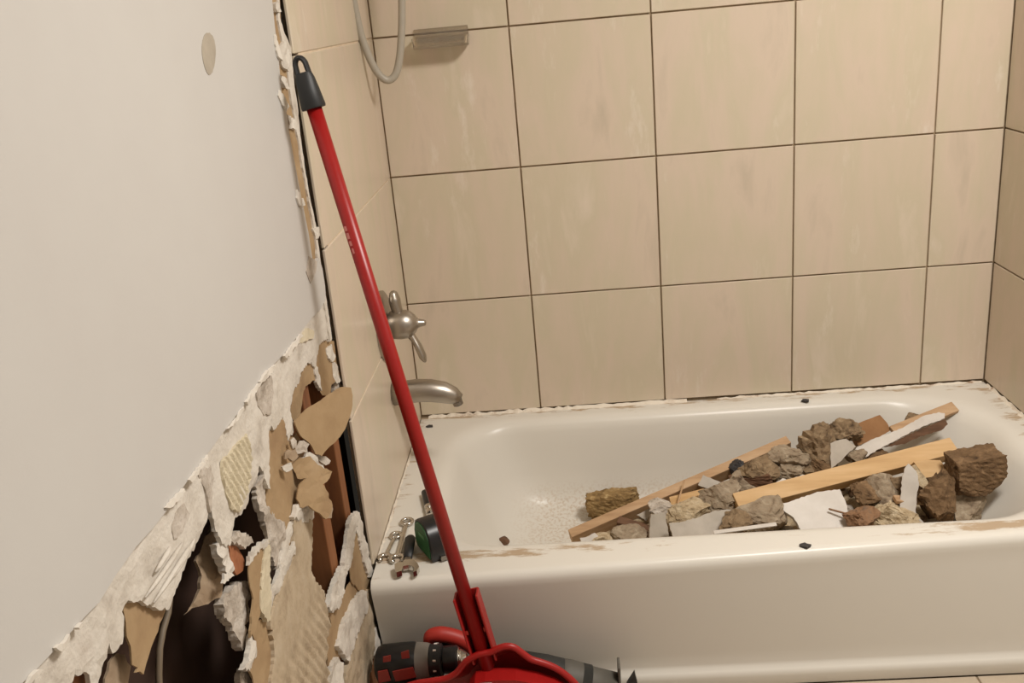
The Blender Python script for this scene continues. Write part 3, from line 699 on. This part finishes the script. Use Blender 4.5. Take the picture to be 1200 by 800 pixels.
# broom head tucked in the pan, bristles to the floor
def px_outline(px, Y): return [at(a, b_, Y) for a, b_ in px]
hd = px_outline([(547, 822), (549, 810), (556, 801), (568, 798), (584, 797), (604, 797), (628, 801), (650, 808), (672, 819), (690, 834), (692, 842), (545, 842)], -0.988)
MB().prism(hd, (0, 0.034, 0)).build('broom_head', M_redplastic, broom)
ls = at(570, 802, -0.9895); MB().box(ls, (0.020, 0.0012, 0.007), None, 0.0004).build('worn_print', M_white, broom)
hx0, hx1, hz = hd[-1].x, hd[-2].x, hd[-1].z
br = random.Random(5); mb = MB()
for k in range(90):
    x = hx0+(hx1-hx0)*(k+0.5)/90; yy = -0.971+br.uniform(-.012, .012)
    mb.tube([(x, yy, hz+0.003), (x+br.uniform(-.006, .006), yy+br.uniform(-.006, .006), 0.001)], 0.0016, 5)
mb.build('bristles', M_greyrub, broom)

pan = empty('dustpan', (0.24, -0.935, 0.0)); tag(pan, 'red plastic dustpan clipped upright onto the broom handle', 'dustpan')
rimpx = [(452, 896), (455, 860), (460, 824), (470, 808), (486, 801), (504, 798), (522, 795), (534, 789), (541, 781), (547, 774), (556, 769), (563, 766), (574, 764), (583, 760), (592, 757), (602, 758), (612, 765), (622, 772), (638, 777), (652, 783), (666, 793), (680, 808), (695, 830), (708, 856), (718, 882)]
rim_f = smooth_path(px_outline(rimpx, -0.958), 3); rim_b = [Vector((0.30+(p.x-0.30)*0.87, -0.916, p.z*0.84)) for p in rim_f]
for L_ in (rim_f, rim_b):
    for p in L_: p.z = max(p.z, 0.004)
MB().tube(rim_f, 0.0062, 10, up=(0, -1, 0)).build('rim', M_redplastic, pan, 'all')
mb = MB(); n = len(rim_f); ins = [Vector((p.x, p.y+0.012, p.z)) for p in rim_f]
mb.loft([[rim_f[i], rim_b[i], Vector((rim_b[i].x, rim_b[i].y+0.003, rim_b[i].z)), Vector((rim_f[i].x, rim_f[i].y, rim_f[i].z+0.0025))] for i in range(n)])
mb.build('side_wall', M_redplastic, pan, True)
MB().prism(rim_b, (0, 0.004, 0)).build('back_plate', M_redplastic, pan)
# clip channel that grips the pole
c0, c1 = PB.lerp(PT, (0.262-PB.z)/(PT.z-PB.z))-pd*0.02, PB.lerp(PT, (0.372-PB.z)/(PT.z-PB.z))
cm = (c0+c1)/2; cl = (c1-c0).length; MC = Matrix((a2, -a1, pd)).transposed()
for s in (-1, 1):
    w = MB().box(cm+a2*s*0.0205-a1*0.004, (0.0042, 0.032, cl), MC, 0.0012).build('clip_side', M_redplastic, pan)
    MB().box(cm+a2*s*0.0165+a1*0.004-pd*0.004, (0.005, 0.006, 0.008), MC, 0.001).build('clip_tooth', M_redtool, pan)
MB().box(cm-a1*0.020, (0.041, 0.004, cl), MC, 0.001).build('clip_back', M_redplastic, pan)

# ------------------------------------------------------------------ cordless drill
DY = -0.876
dl, dr = at(441, 778, DY), at(547, 771, DY)
dax = (dr-dl).normalized()
drill = empty('cordless_drill', (dl.x+0.06, DY, 0.0)); tag(drill, 'black and red cordless drill standing on its battery beside the dustpan', 'drill')
LD = (dr-dl).length
def dring(t, ry, rz, pw=2.6, n=24, up=0.0):
    c = dl+dax*(LD*t)+Vector((0, 0, up)); out = []
    for k in range(n):
        a = 2*math.pi*k/n; ca, sa = math.cos(a), math.sin(a)
        out.append(c+Vector((0, ry*math.copysign(abs(ca)**(2/pw), ca), rz*math.copysign(abs(sa)**(2/pw), sa))))
    return out
MB().loft([dring(0.0, 0.022, 0.022), dring(0.025, 0.029, 0.030), (dring(0.09, 0.0325, 0.0345)), dring(0.30, 0.034, 0.0355), dring(0.42, 0.034, 0.0355), dring(0.46, 0.032, 0.034)]).build('motor_housing', M_blackgloss, drill, True)
MB().loft([dring(0.455, 0.0325, 0.0345), dring(0.50, 0.0315, 0.0335), dring(0.56, 0.031, 0.032), dring(0.60, 0.029, 0.030)]).build('gear_case', M_gearcase, drill, True)
cr = MB().lathe(dl+dax*LD*0.60, dax, [(0, 0.028), (0.002, 0.031), (0.022, 0.031), (0.025, 0.027)], 24).build('clutch_ring', M_black, drill, True)
for k in range(10):
    a = 2*math.pi*k/10; p = dl+dax*(LD*0.60+0.012)+Vector((0, -math.cos(a), math.sin(a)))*0.0312
    MB().box(p, (0.006, 0.003, 0.003), None, 0.0005).build('number_mark', M_white, cr)
MB().lathe(dl+dax*(LD*0.60+0.025), dax, [(0, 0.024), (0.004, 0.026), (0.026, 0.0255), (0.030, 0.022)], 24).build('chuck_sleeve', M_blackgloss, drill, True)
MB().lathe(dl+dax*(LD*0.60+0.054), dax, [(0, 0.0215), (0.003, 0.0215), (0.004, 0.018), (0.007, 0.018), (0.008, 0.016), (0.016, 0.010)], 24).build('chuck_nose', M_chrome, drill, True)
def plate(px, mat, name, th=0.002):
    MB().prism([at(a, b_, DY-0.0335) for a, b_ in px], (0, -th, 0)).build(name, mat, drill)
plate([(470, 764), (479, 761), (480, 770), (471, 771)], M_redplate, 'switch')
plate([(449, 769), (458, 767), (458, 774), (449, 775)], M_redplate, 'red_plate')
plate([(460, 786), (484, 781), (488, 792), (464, 797)], M_redplate, 'red_plate', 0.003)
plate([(443, 786), (454, 784), (458, 796), (444, 799)], M_redplate, 'red_plate', 0.003)
hz_ = dl.z-0.028
MB().loft([[dl+dax*(LD*0.22)+Vector((dx*0.026-0.01*t, dy*0.017, -0.02-(hz_-0.055-0.01)*t*0.98)) for dx, dy in ((-1, -.6), (-.6, -1), (.6, -1), (1, -.6), (1, .6), (.6, 1), (-.6, 1), (-1, .6))] for t in (0, .35, .7, 1.0)]).build('handle', M_black, drill, True)
MB().box((dl.x+LD*0.24, DY, 0.033), (0.075, 0.066, 0.064), None, 0.006).build('battery', M_black, drill)

# ------------------------------------------------------------------ reciprocating saw behind the dustpan
SY = -0.828
saw = empty('reciprocating_saw', (0.3, SY, 0.0)); tag(saw, 'reciprocating saw with red handle and dark grey nose lying behind the dustpan', 'saw')
hpnt = smooth_path([at(503, 752, SY), at(505, 745, SY), at(516, 743, SY), at(532, 746, SY), at(548, 753, SY), at(562, 766, SY), at(575, 785, SY)], 5)
MB().tube(hpnt, [0.0115+0.004*min(1, i/10) for i in range(len(hpnt))], 14, up=(0, 1, 0), flat=1.0).build('handle', M_redtool, saw, 'all')
MB().tube([at(500, 757, SY), at(515, 757, SY), at(535, 761, SY)], [(0.009, 0.012), (0.010, 0.012), (0.009, 0.012)], 10).build('trigger', M_blackgloss, saw, True)
ax0, ax1 = at(575, 778, SY), at(700, 801, SY)
MB().tube([at(545, 800, SY), at(562, 790, SY), ax0, ax0.lerp(ax1, .3), ax0.lerp(ax1, .6)], [0.030, 0.036, 0.036, 0.036, 0.034], 20).build('motor_body', M_greyrub, saw, 'all')
b0, b1 = ax0.lerp(ax1, .58), at(722, 806, SY)
MB().tube([b0, b0.lerp(b1, .25), b0.lerp(b1, .55), b0.lerp(b1, .62), b1], [0.036, 0.037, 0.034, 0.032, 0.030], 20).build('nose_boot', M_greyboot, saw, 'all')
MB().tube([ax0.lerp(ax1, .25), ax0.lerp(ax1, .5), b0.lerp(b1, .58)], [0.0365, 0.038, 0.0345], 20).build('gear_case_cover', M_greyrub, saw, 'all')
dn = (b1-b0).normalized()
MB().beam(at(725, 776, SY)+Vector((0, 0, 0)), at(727, 830, SY), 0.034, 0.005, up=(1, 0, 0)).build('shoe_plate', M_greyboot, saw)
MB().prism([at(735, 803, SY-0.01), at(744, 789, SY-0.01), at(747, 800, SY-0.01), at(746, 835, SY-0.01), at(728, 835, SY-0.01)], (0, 0.012, 0)).build('shoe_foot', M_blackgloss, saw)
MB().tube([at(545, 800, SY), at(535, 825, SY), Vector((at(535, 825, SY).x, SY, 0.035))], [0.028, 0.03, 0.032], 14).build('battery', M_black, saw, True)

# ------------------------------------------------------------------ tools on the tub ledge
def combo_wrench(pa, pb, zl, label, wide):
    a = onax(pa[0], pa[1], 2, zl); b_ = onax(pb[0], pb[1], 2, zl); d = (b_-a).normalized(); nrm = Vector((0, 0, 1)); s = nrm.cross(d)
    t = empty('combination_wrench', (a+b_)/2); ORG[t.name] = (a+b_)/2
    tag(t, label, 'wrench', 'wrenches on the tub ledge')
    MB().beam(a+d*0.012, b_-d*0.014, 0.0085*wide, 0.005, bev=0.0015).build('shaft', M_chrome, t, True)
    rg = [a+d*0.0*1+(d*math.cos(2*math.pi*k/20)+s*math.sin(2*math.pi*k/20))*0.0105*wide for k in range(21)]
    MB().tube(rg, 0.0042, 8, up=(0, 0, 1)).build('ring_end', M_chrome, t, 'all')
    o = []
    for k in range(15):
        an = math.radians(40+280*k/14)+0.25; o.append(b_-d*0.006+(d*math.cos(an)+s*math.sin(an))*0.0115*wide)
    MB().tube(o, (0.004, 0.005), 8, up=(0, 0, 1)).build('open_end', M_chrome, t, 'all')
combo_wrench((477, 611), (465, 656), RIM+0.006, 'longer chrome combination wrench lying on the left tub ledge', 1.15)
combo_wrench((464, 627), (450, 655), RIM+0.005, 'shorter chrome combination wrench lying against the left tiled wall', 1.0)
aw = empty('adjustable_wrench', onax(478, 655, 2, RIM+0.012)); tag(aw, 'adjustable wrench with black grip and open jaws at the tub corner', 'wrench', 'wrenches on the tub ledge')
g0, g1 = onax(481, 628, 2, RIM+0.016), onax(478, 654, 2, RIM+0.014); j0 = onax(478, 662, 2, RIM+0.013)
MB().tube([g0, g0.lerp(g1, .1), g0.lerp(g1, .6), g1], [(0.004, 0.007), (0.006, 0.0115), (0.006, 0.0105), (0.0055, 0.009)], 12, up=(0, 0, 1)).build('grip', M_black, aw, 'all')
jd = (g1-g0).normalized(); js = Vector((0, 0, 1)).cross(jd)
MB().beam(g1-jd*0.004, j0, 0.014, 0.008, bev=0.002).build('shaft', M_steel, aw, True)
def flat_poly(c, d, s, pts, th): return MB().prism([c+d*u+s*v-Vector((0, 0, th/2)) for u, v in pts], (0, 0, th))
flat_poly(j0, jd, js, [(-0.012, -0.007), (-0.012, 0.009), (0.004, 0.020), (0.018, 0.024), (0.030, 0.020), (0.034, 0.013), (0.022, 0.015), (0.012, 0.010), (0.008, 0.002), (0.010, -0.008), (-0.002, -0.012)], 0.011).build('fixed_jaw', M_chrome, aw)
flat_poly(j0+js*-0.014, jd, js, [(-0.002, 0.006), (0.010, 0.006), (0.026, 0.004), (0.030, -0.006), (0.018, -0.010), (0.0, -0.012), (-0.006, -0.006)], 0.012).build('moving_jaw', M_chrome, aw)
MB().lathe(j0-jd*0.004-js*0.012, js, [(0, 0.005), (0.012, 0.005)], 14).build('thumb_screw', M_steel, aw, True)

tb = onax(511, 645, 2, RIM); tape = empty('tape_measure', tb); tag(tape, 'black tape measure with green side label standing on the tub ledge', 'tape measure')
th_ = math.radians(30); tn = Vector((-math.cos(th_), -math.sin(th_), 0)); tu = Vector((-math.sin(th_), math.cos(th_), 0)); 
prof_t = [(-0.040, 0.0), (0.036, 0.0), (0.043, 0.008), (0.044, 0.040), (0.036, 0.062), (0.018, 0.074), (-0.008, 0.077), (-0.028, 0.070), (-0.041, 0.052), (-0.045, 0.020), (-0.044, 0.006)]
def tring(off, k): return [tb+tn*off+tu*(u*k)+Vector((0, 0, 0.001+0.038+(v-0.038)*k)) for u, v in prof_t]
MB().loft([tring(0.022, 0.90), tring(0.026, 0.90), tring(0.024, 1.0), tring(-0.024, 1.0), tring(-0.027, 0.9)]).build('case', M_blackgloss, tape, True)
MB().prism([tb+tn*0.0262+tu*(u*0.86)+Vector((0, 0, 0.039+(v-0.038)*0.86)) for u, v in prof_t], tn*0.0012).build('side_label', M_green, tape)
lb = tb+tn*0.0277+Vector((0, 0, 0.045))
MB().box(lb, (0.030, 0.0008, 0.008), Matrix((tu, tn, Vector((0, 0, 1)))).transposed()).build('label_band', plain('pale_green_print', (88, 140, 96), 0.5), tape)
MB().box(tb-tu*0.047+Vector((0, 0, 0.008)), (0.006, 0.018, 0.010), Matrix((tu, tn, Vector((0, 0, 1)))).transposed(), 0.001).build('hook', M_steel, tape)

so = onax(502, 592, 2, RIM+0.010); sk = empty('ratchet_handle', so); tag(sk, 'small dark and chrome ratchet lying on the ledge behind the tape measure', 'ratchet')
q0, q1 = onax(498, 577, 2, RIM+0.010), onax(505, 606, 2, RIM+0.010)
MB().tube([q0, q0.lerp(q1, .5), q0.lerp(q1, .6)], [0.0085, 0.0085, 0.006], 12).build('grip', M_blackgloss, sk, True)
MB().lathe(q0.lerp(q1, .58), (q1-q0), [(0, 0.009), (0.012, 0.0095), (0.014, 0.007), (0.022, 0.009), (0.034, 0.009), (0.036, 0.006)], 14).build('drive_head', M_chrome, sk, True)

# ------------------------------------------------------------------ rubble in the tub
mound_top = [(0.30, 0.062), (0.42, 0.075), (0.52, 0.10), (0.66, 0.130), (0.80, 0.155), (0.95, 0.185), (1.10, 0.195), (1.20, 0.185), (1.28, 0.15), (1.36, 0.13)]
def mtop(x):
    if x <= mound_top[0][0]: return mound_top[0][1]
    for (a, za), (b_, zb_) in zip(mound_top, mound_top[1:]):
        if x <= b_: return za+(zb_-za)*(x-a)/(b_-a)
    return mound_top[-1][1]
mb = MB(); gx, gy = 90, 44; X0, X1, Y0, Y1 = 0.36, 1.33, -0.60, -0.14
for i in range(gx+1):
    for j in range(gy+1):
        x = X0+(X1-X0)*i/gx; y = Y0+(Y1-Y0)*j/gy
        e = min((x-X0)/0.12, (X1-x)/0.10, 1.0)*min((y-Y0)/0.06, (Y1-y)/0.16, 1.0); e = max(0, e)
        z = 0.060+(mtop(x)-0.065)*(e**0.7)+0.016*nz(x, y, 14, 3)*e+0.007*nz(x, y, 50, 6)*e
        mb.v.append(Vector((x, y, z)))
for i in range(gx):
    for j in range(gy): a = i*(gy+1)+j; mb.f.append((a, a+gy+1, a+gy+2, a+1))
tag(mb.build('rubble_fines', M_crumb), 'fine sandy plaster dust and crumbs filling the tub under the rubble', 'rubble', kind='stuff')

DEB = 'demolition rubble in the bathtub'
def chunk(px, py, Y, w, h, mat, label, seed, boxy=0.0, dep=None, rot=0.0, name='mortar_chunk', lod=4, rough=0.16, cat='rubble'):
    """a broken lump whose width and height are given in photo pixels at its distance"""
    c = at(px, py, Y); s = (c-CAM).dot(CF)/FPX; sx, sz = w*s/2, h*s/2; sy = dep/2 if dep else (sx+sz)/2
    bm = bmesh.new()
    if boxy:
        bmesh.ops.create_cube(bm, size=2.0); bmesh.ops.subdivide_edges(bm, edges=bm.edges[:], cuts=15, use_grid_fill=True)
        for v in bm.verts:
            sp_ = v.co.normalized()*1.15; v.co = v.co.lerp(sp_, 1-boxy)
    else: bmesh.ops.create_icosphere(bm, subdivisions=lod, radius=1.05)
    rnd = random.Random(seed); cuts = []
    if not boxy:
        for _ in range(11):
            nn = Vector((rnd.gauss(0, 1), rnd.gauss(0, 1), rnd.gauss(0, 1))).normalized(); cuts.append((nn, rnd.uniform(0.50, 0.82)))
    else:
        for _ in range(4):
            nn = Vector((rnd.choice((-1, 1)), rnd.choice((-1, 1)), rnd.choice((-1, 1)))).normalized(); cuts.append((nn, rnd.uniform(1.15, 1.4)))
    R = Matrix.Rotation(rot, 3, 'Y') @ Matrix.Rotation(rnd.uniform(-.3, .3), 3, 'Z')
    vs2 = []; S3 = Vector((sx, sy, sz)); Sm = max(S3)
    g = 1.28 if not boxy else 1.0
    for v in bm.verts:
        p = v.co.copy()
        for nn, d in cuts:
            k = p.dot(nn)-d
            if k > 0: p -= nn*k
        q = Vector((p.x*S3.x/Sm, p.y*S3.y/Sm, p.z*S3.z/Sm))+Vector((seed*1.7, seed*0.3, -seed))
        w_ = Vector((q.x*0.7+q.z*0.6, q.y, q.z*1.6-q.x*0.4))
        p *= g*(1+rough*0.6*noise.noise(q*1.8)-rough*1.3*abs(noise.noise(w_*3.2))-rough*0.9*abs(noise.noise(w_*7.0+Vector((3, 1, 2))))+rough*0.3)
        vs2.append(c+R @ Vector((p.x*sx, p.y*sy, p.z*sz)))
    bm.verts.index_update(); fs2 = [tuple(v.index for v in f.verts) for f in bm.faces]; bm.free()
    o = obj(name, vs2, fs2, mat); tag(o, label, cat, DEB); return o
def shard(px, Y, n, thick, mat, label, seed, name='plaster_shard', amp=0.0008, jit=0.0012, anchor=None, cat='shard'):
    ax_, ay_ = anchor or (sum(p[0] for p in px)/len(px), sum(p[1] for p in px)/len(px))
    o = torn_flap(name, px, at(ax_, ay_, Y), n, thick, mat, None, seed, amp, jit, 0.014); tag(o, label, cat, DEB); return o
def stick(a, Ya, b_, Yb, w, h, mat, label, name='wood_lath', up=(0, -0.3, 1), cat='wood'):
    o = MB().beam(at(a[0], a[1], Ya), at(b_[0], b_[1], Yb), w, h, up, 0.0015).build(name, mat); tag(o, label, cat, DEB); return o

# long laths
stick((669, 630), -0.36, (924, 520), -0.20, 0.024, 0.040, M_oldwood, 'long weathered lath slanting up to the right at the left of the rubble', up=(0, -0.45, 1))
stick((862, 591), -0.40, (1117, 525), -0.30, 0.044, 0.030, M_pine, 'long pale pine lath lying across the right half of the rubble', up=(0, -0.55, 1))
stick((1046, 506), -0.20, (1119, 477), -0.14, 0.030, 0.012, M_oldwood, 'thin board strip at the back right of the rubble reaching the tub slope', up=(0, -0.6, 1))
stick((724, 611), -0.37, (766, 624), -0.40, 0.022, 0.020, M_redwood, 'dark reddish wood scrap under the left lath')
stick((786, 590), -0.33, (827, 580), -0.33, 0.030, 0.018, M_pine, 'short tan wood block under the left lath', name='wood_block')
stick((802, 562), -0.30, (791, 602), -0.40, 0.004, 0.004, M_oldwood, 'thin upright splinter crossing the left lath', name='wood_splinter')
stick((836, 624), -0.585, (910, 614), -0.575, 0.010, 0.004, M_shardw, 'thin white trim strip by the front rim of the tub', name='plastic_strip', cat='strip')
stick((971, 596), -0.50, (1000, 604), -0.52, 0.004, 0.004, M_rust, 'thin rusty splinter poking over the white board piece', name='wood_splinter')
stick((1048, 585), -0.46, (1118, 588), -0.44, 0.02, 0.01, M_oldwood, 'short lath end under the brown rubble chunks')
# flat broken pieces
shard([(784, 613), (800, 611), (818, 606), (838, 598), (856, 597), (859, 600), (847, 614), (842, 624), (812, 634), (792, 640)], -0.49, (0.05, -0.75, 0.66), 0.009, M_shard, 'pale grey shard with notched edge near the front rim', 301)
shard([(909, 592), (930, 586), (955, 577), (984, 573), (992, 590), (998, 618), (985, 640), (950, 640), (930, 606)], -0.50, (0.05, -0.62, 0.78), 0.011, M_shardw, 'large white board piece under the pine lath at the front rim', 302, name='board_shard')
shard([(1057, 562), (1060, 550), (1065, 543), (1074, 552), (1077, 566), (1074, 584), (1073, 600), (1084, 614), (1080, 634), (1056, 634), (1055, 590)], -0.47, (-0.25, -0.88, 0.40), 0.011, M_shardw, 'white board shard standing upright beside the brown chunk', 303, name='board_shard')
shard([(973, 519), (984, 515), (992, 514), (1003, 523), (992, 533), (984, 541), (974, 549)], -0.28, (0.1, -0.75, 0.65), 0.010, M_shard, 'pale triangular shard behind the pine lath', 304)
shard([(995, 534), (1004, 524), (1024, 514), (1056, 502), (1082, 487), (1100, 483), (1107, 484), (1107, 490), (1080, 500), (1056, 512), (1030, 526), (1010, 538), (998, 542)], -0.22, (0.0, -0.55, 0.83), 0.004, M_shardw, 'long white torn board strip at the back right of the rubble', 305, name='board_strip')
shard([(1036, 524), (1060, 512), (1084, 501), (1108, 491), (1111, 497), (1103, 504), (1080, 511), (1060, 520)], -0.215, (0.1, -0.9, 0.4), 0.004, M_redwood, 'curled brown underside strip below the white board strip', 306, name='paper_strip')
shard([(995, 500), (1012, 493), (1031, 486), (1040, 496), (1044, 504), (1030, 512), (1006, 522)], -0.17, (0.15, -0.78, 0.55), 0.018, M_fibre, 'orange-brown fibreboard offcut at the back of the rubble', 307, name='fibreboard_piece', amp=0.0, jit=0.0005, cat='wood')
shard([(1071, 541), (1086, 539), (1102, 539), (1114, 556), (1128, 577), (1124, 583), (1112, 584), (1098, 578), (1084, 560)], -0.41, (0.1, -0.68, 0.72), 0.020, M_pine, 'tan board offcut under the right end of the pine lath', 308, name='board_offcut', amp=0.0, jit=0.0006, cat='wood')
shard([(763, 602), (779, 601), (781, 612), (784, 628), (778, 638), (762, 638), (761, 620)], -0.46, (0.1, -0.85, 0.5), 0.016, M_shard, 'small upright pinkish grey block fragment left of the notched shard', 309, name='block_fragment')
shard([(746, 603), (756, 598), (766, 594), (763, 602), (757, 610)], -0.36, (0, -0.8, 0.6), 0.006, M_shard, 'tiny pale corner shard below the left lath', 310)
shard([(680, 630), (690, 628), (697, 624), (703, 630), (700, 644), (684, 646)], -0.47, (0.2, -0.8, 0.6), 0.006, M_shardw, 'crumpled white scrap at the low end of the left lath', 311, amp=0.004, name='paper_scrap')
shard([(908, 566), (917, 560), (926, 564), (920, 571), (911, 572)], -0.36, (0, -0.7, 0.7), 0.006, M_shardw, 'small white chip above the middle of the pine lath', 312)
shard([(930, 560), (942, 556), (950, 556), (944, 563), (932, 566)], -0.35, (0, -0.7, 0.7), 0.005, M_shardw, 'narrow white chip touching the top of the pine lath', 313)
shard([(824, 556), (838, 562), (848, 566), (840, 571), (828, 572), (818, 568)], -0.29, (0, -0.7, 0.7), 0.008, M_shard, 'flat grey-brown flake resting against the left lath', 314)
shard([(1064, 548), (1072, 544), (1082, 556), (1092, 568), (1084, 574), (1074, 566)], -0.445, (0.0, -0.8, 0.6), 0.006, M_crumb, 'ragged torn edge strip beside the upright white shard', 315, name='paper_strip', amp=0.004)
# lumps
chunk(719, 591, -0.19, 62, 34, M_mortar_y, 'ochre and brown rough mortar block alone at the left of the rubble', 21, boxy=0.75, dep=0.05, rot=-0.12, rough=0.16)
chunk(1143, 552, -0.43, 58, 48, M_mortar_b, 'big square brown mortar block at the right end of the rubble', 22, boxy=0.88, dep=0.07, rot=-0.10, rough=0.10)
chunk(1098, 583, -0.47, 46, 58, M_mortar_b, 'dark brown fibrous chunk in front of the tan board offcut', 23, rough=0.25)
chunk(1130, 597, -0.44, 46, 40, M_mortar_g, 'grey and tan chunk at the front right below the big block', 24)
chunk(1113, 551, -0.36, 24, 28, M_gypsum, 'small grey lump between the pine lath and the big block', 25)
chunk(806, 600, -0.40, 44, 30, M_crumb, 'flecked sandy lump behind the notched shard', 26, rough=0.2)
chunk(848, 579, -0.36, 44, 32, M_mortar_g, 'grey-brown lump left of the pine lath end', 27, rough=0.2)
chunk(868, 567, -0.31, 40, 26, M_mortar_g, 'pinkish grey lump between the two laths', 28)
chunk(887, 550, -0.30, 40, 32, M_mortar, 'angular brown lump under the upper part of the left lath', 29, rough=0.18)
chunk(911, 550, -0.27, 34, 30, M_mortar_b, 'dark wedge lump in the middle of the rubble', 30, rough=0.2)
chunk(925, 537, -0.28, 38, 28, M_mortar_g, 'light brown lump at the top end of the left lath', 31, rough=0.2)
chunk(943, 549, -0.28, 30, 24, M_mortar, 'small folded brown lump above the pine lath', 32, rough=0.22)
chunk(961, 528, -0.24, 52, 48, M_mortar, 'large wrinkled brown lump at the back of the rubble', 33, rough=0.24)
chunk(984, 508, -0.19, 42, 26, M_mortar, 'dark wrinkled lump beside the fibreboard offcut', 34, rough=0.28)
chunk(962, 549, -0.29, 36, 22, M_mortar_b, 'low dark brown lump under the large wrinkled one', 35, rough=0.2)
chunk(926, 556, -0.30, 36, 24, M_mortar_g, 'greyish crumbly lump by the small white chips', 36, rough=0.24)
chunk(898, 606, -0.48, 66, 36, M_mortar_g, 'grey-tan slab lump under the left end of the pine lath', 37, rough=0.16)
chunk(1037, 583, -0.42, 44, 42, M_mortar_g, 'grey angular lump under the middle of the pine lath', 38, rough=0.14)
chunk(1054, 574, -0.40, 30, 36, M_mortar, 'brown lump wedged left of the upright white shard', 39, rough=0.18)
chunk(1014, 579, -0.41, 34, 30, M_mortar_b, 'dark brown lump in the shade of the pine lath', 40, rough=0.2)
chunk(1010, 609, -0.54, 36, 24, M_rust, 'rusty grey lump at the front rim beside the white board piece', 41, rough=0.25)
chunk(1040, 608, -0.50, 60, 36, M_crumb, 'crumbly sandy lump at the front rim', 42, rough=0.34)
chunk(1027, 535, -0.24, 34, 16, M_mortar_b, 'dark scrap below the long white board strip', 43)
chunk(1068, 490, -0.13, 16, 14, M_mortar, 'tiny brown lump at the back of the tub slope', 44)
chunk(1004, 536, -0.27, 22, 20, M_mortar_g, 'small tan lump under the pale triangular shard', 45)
chunk(592, 634, -0.30, 12, 10, M_redwood, 'tiny dark brown crumb alone on the tub bottom at far left', 46, lod=2)
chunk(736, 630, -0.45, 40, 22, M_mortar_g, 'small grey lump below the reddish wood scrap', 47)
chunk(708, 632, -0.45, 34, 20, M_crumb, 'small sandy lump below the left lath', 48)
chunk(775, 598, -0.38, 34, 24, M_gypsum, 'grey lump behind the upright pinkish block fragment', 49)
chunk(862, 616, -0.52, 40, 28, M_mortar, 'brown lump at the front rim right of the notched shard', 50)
chunk(880, 562, -0.31, 50, 16, M_redwood, 'dark flat wood scrap between the two laths', 51, rough=0.15, boxy=0.9, dep=0.04, rot=-0.25, name='wood_scrap')
chunk(866, 549, -0.27, 20, 16, M_chip, 'small blue-grey flake in the middle of the rubble', 52)
# many small pieces
fr = random.Random(77)
lab = 'little loose crumb of mortar scattered between the larger rubble pieces'
spots = []
for k in range(90):
    x = fr.uniform(0.44, 1.27); y = fr.uniform(-0.52, -0.20)
    e = min((x-X0)/0.12, (X1-x)/0.10, 1.0)*min((y-Y0)/0.06, (Y1-y)/0.16, 1.0)
    spots.append((x, y, 0.060+(mtop(x)-0.065)*(max(0, e)**0.7)))
protos = []
for i, (x, y, z) in enumerate(spots):
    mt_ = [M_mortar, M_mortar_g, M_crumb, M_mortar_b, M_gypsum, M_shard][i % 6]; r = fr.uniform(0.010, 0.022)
    if i < 12:
        bm = bmesh.new(); bmesh.ops.create_icosphere(bm, subdivisions=2, radius=1.0); rr2 = random.Random(i)
        cuts = [(Vector((rr2.gauss(0, 1), rr2.gauss(0, 1), rr2.gauss(0, 1))).normalized(), rr2.uniform(.4, .8)) for _ in range(6)]
        for v in bm.verts:
            for nn, d in cuts:
                kk = v.co.dot(nn)-d
                if kk > 0: v.co -= nn*kk
            v.co *= 1+0.15*noise.noise(v.co*3+Vector((i, 0, 0)))
        me = bpy.data.meshes.new('rubble_crumb'); bm.to_mesh(me); bm.free(); me.materials.append(mt_); protos.append(me)
    o = bpy.data.objects.new('rubble_crumb', protos[i % 12]); COL.objects.link(o)
    o.location = (x, y, z+r*0.4); o.scale = (r*fr.uniform(.8, 1.5), r*fr.uniform(.8, 1.3), r*fr.uniform(.6, 1.0)); o.rotation_euler = (fr.uniform(-.6, .6), fr.uniform(-.6, .6), fr.uniform(0, 6))
    tag(o, lab, 'rubble', 'small crumbs in the rubble')
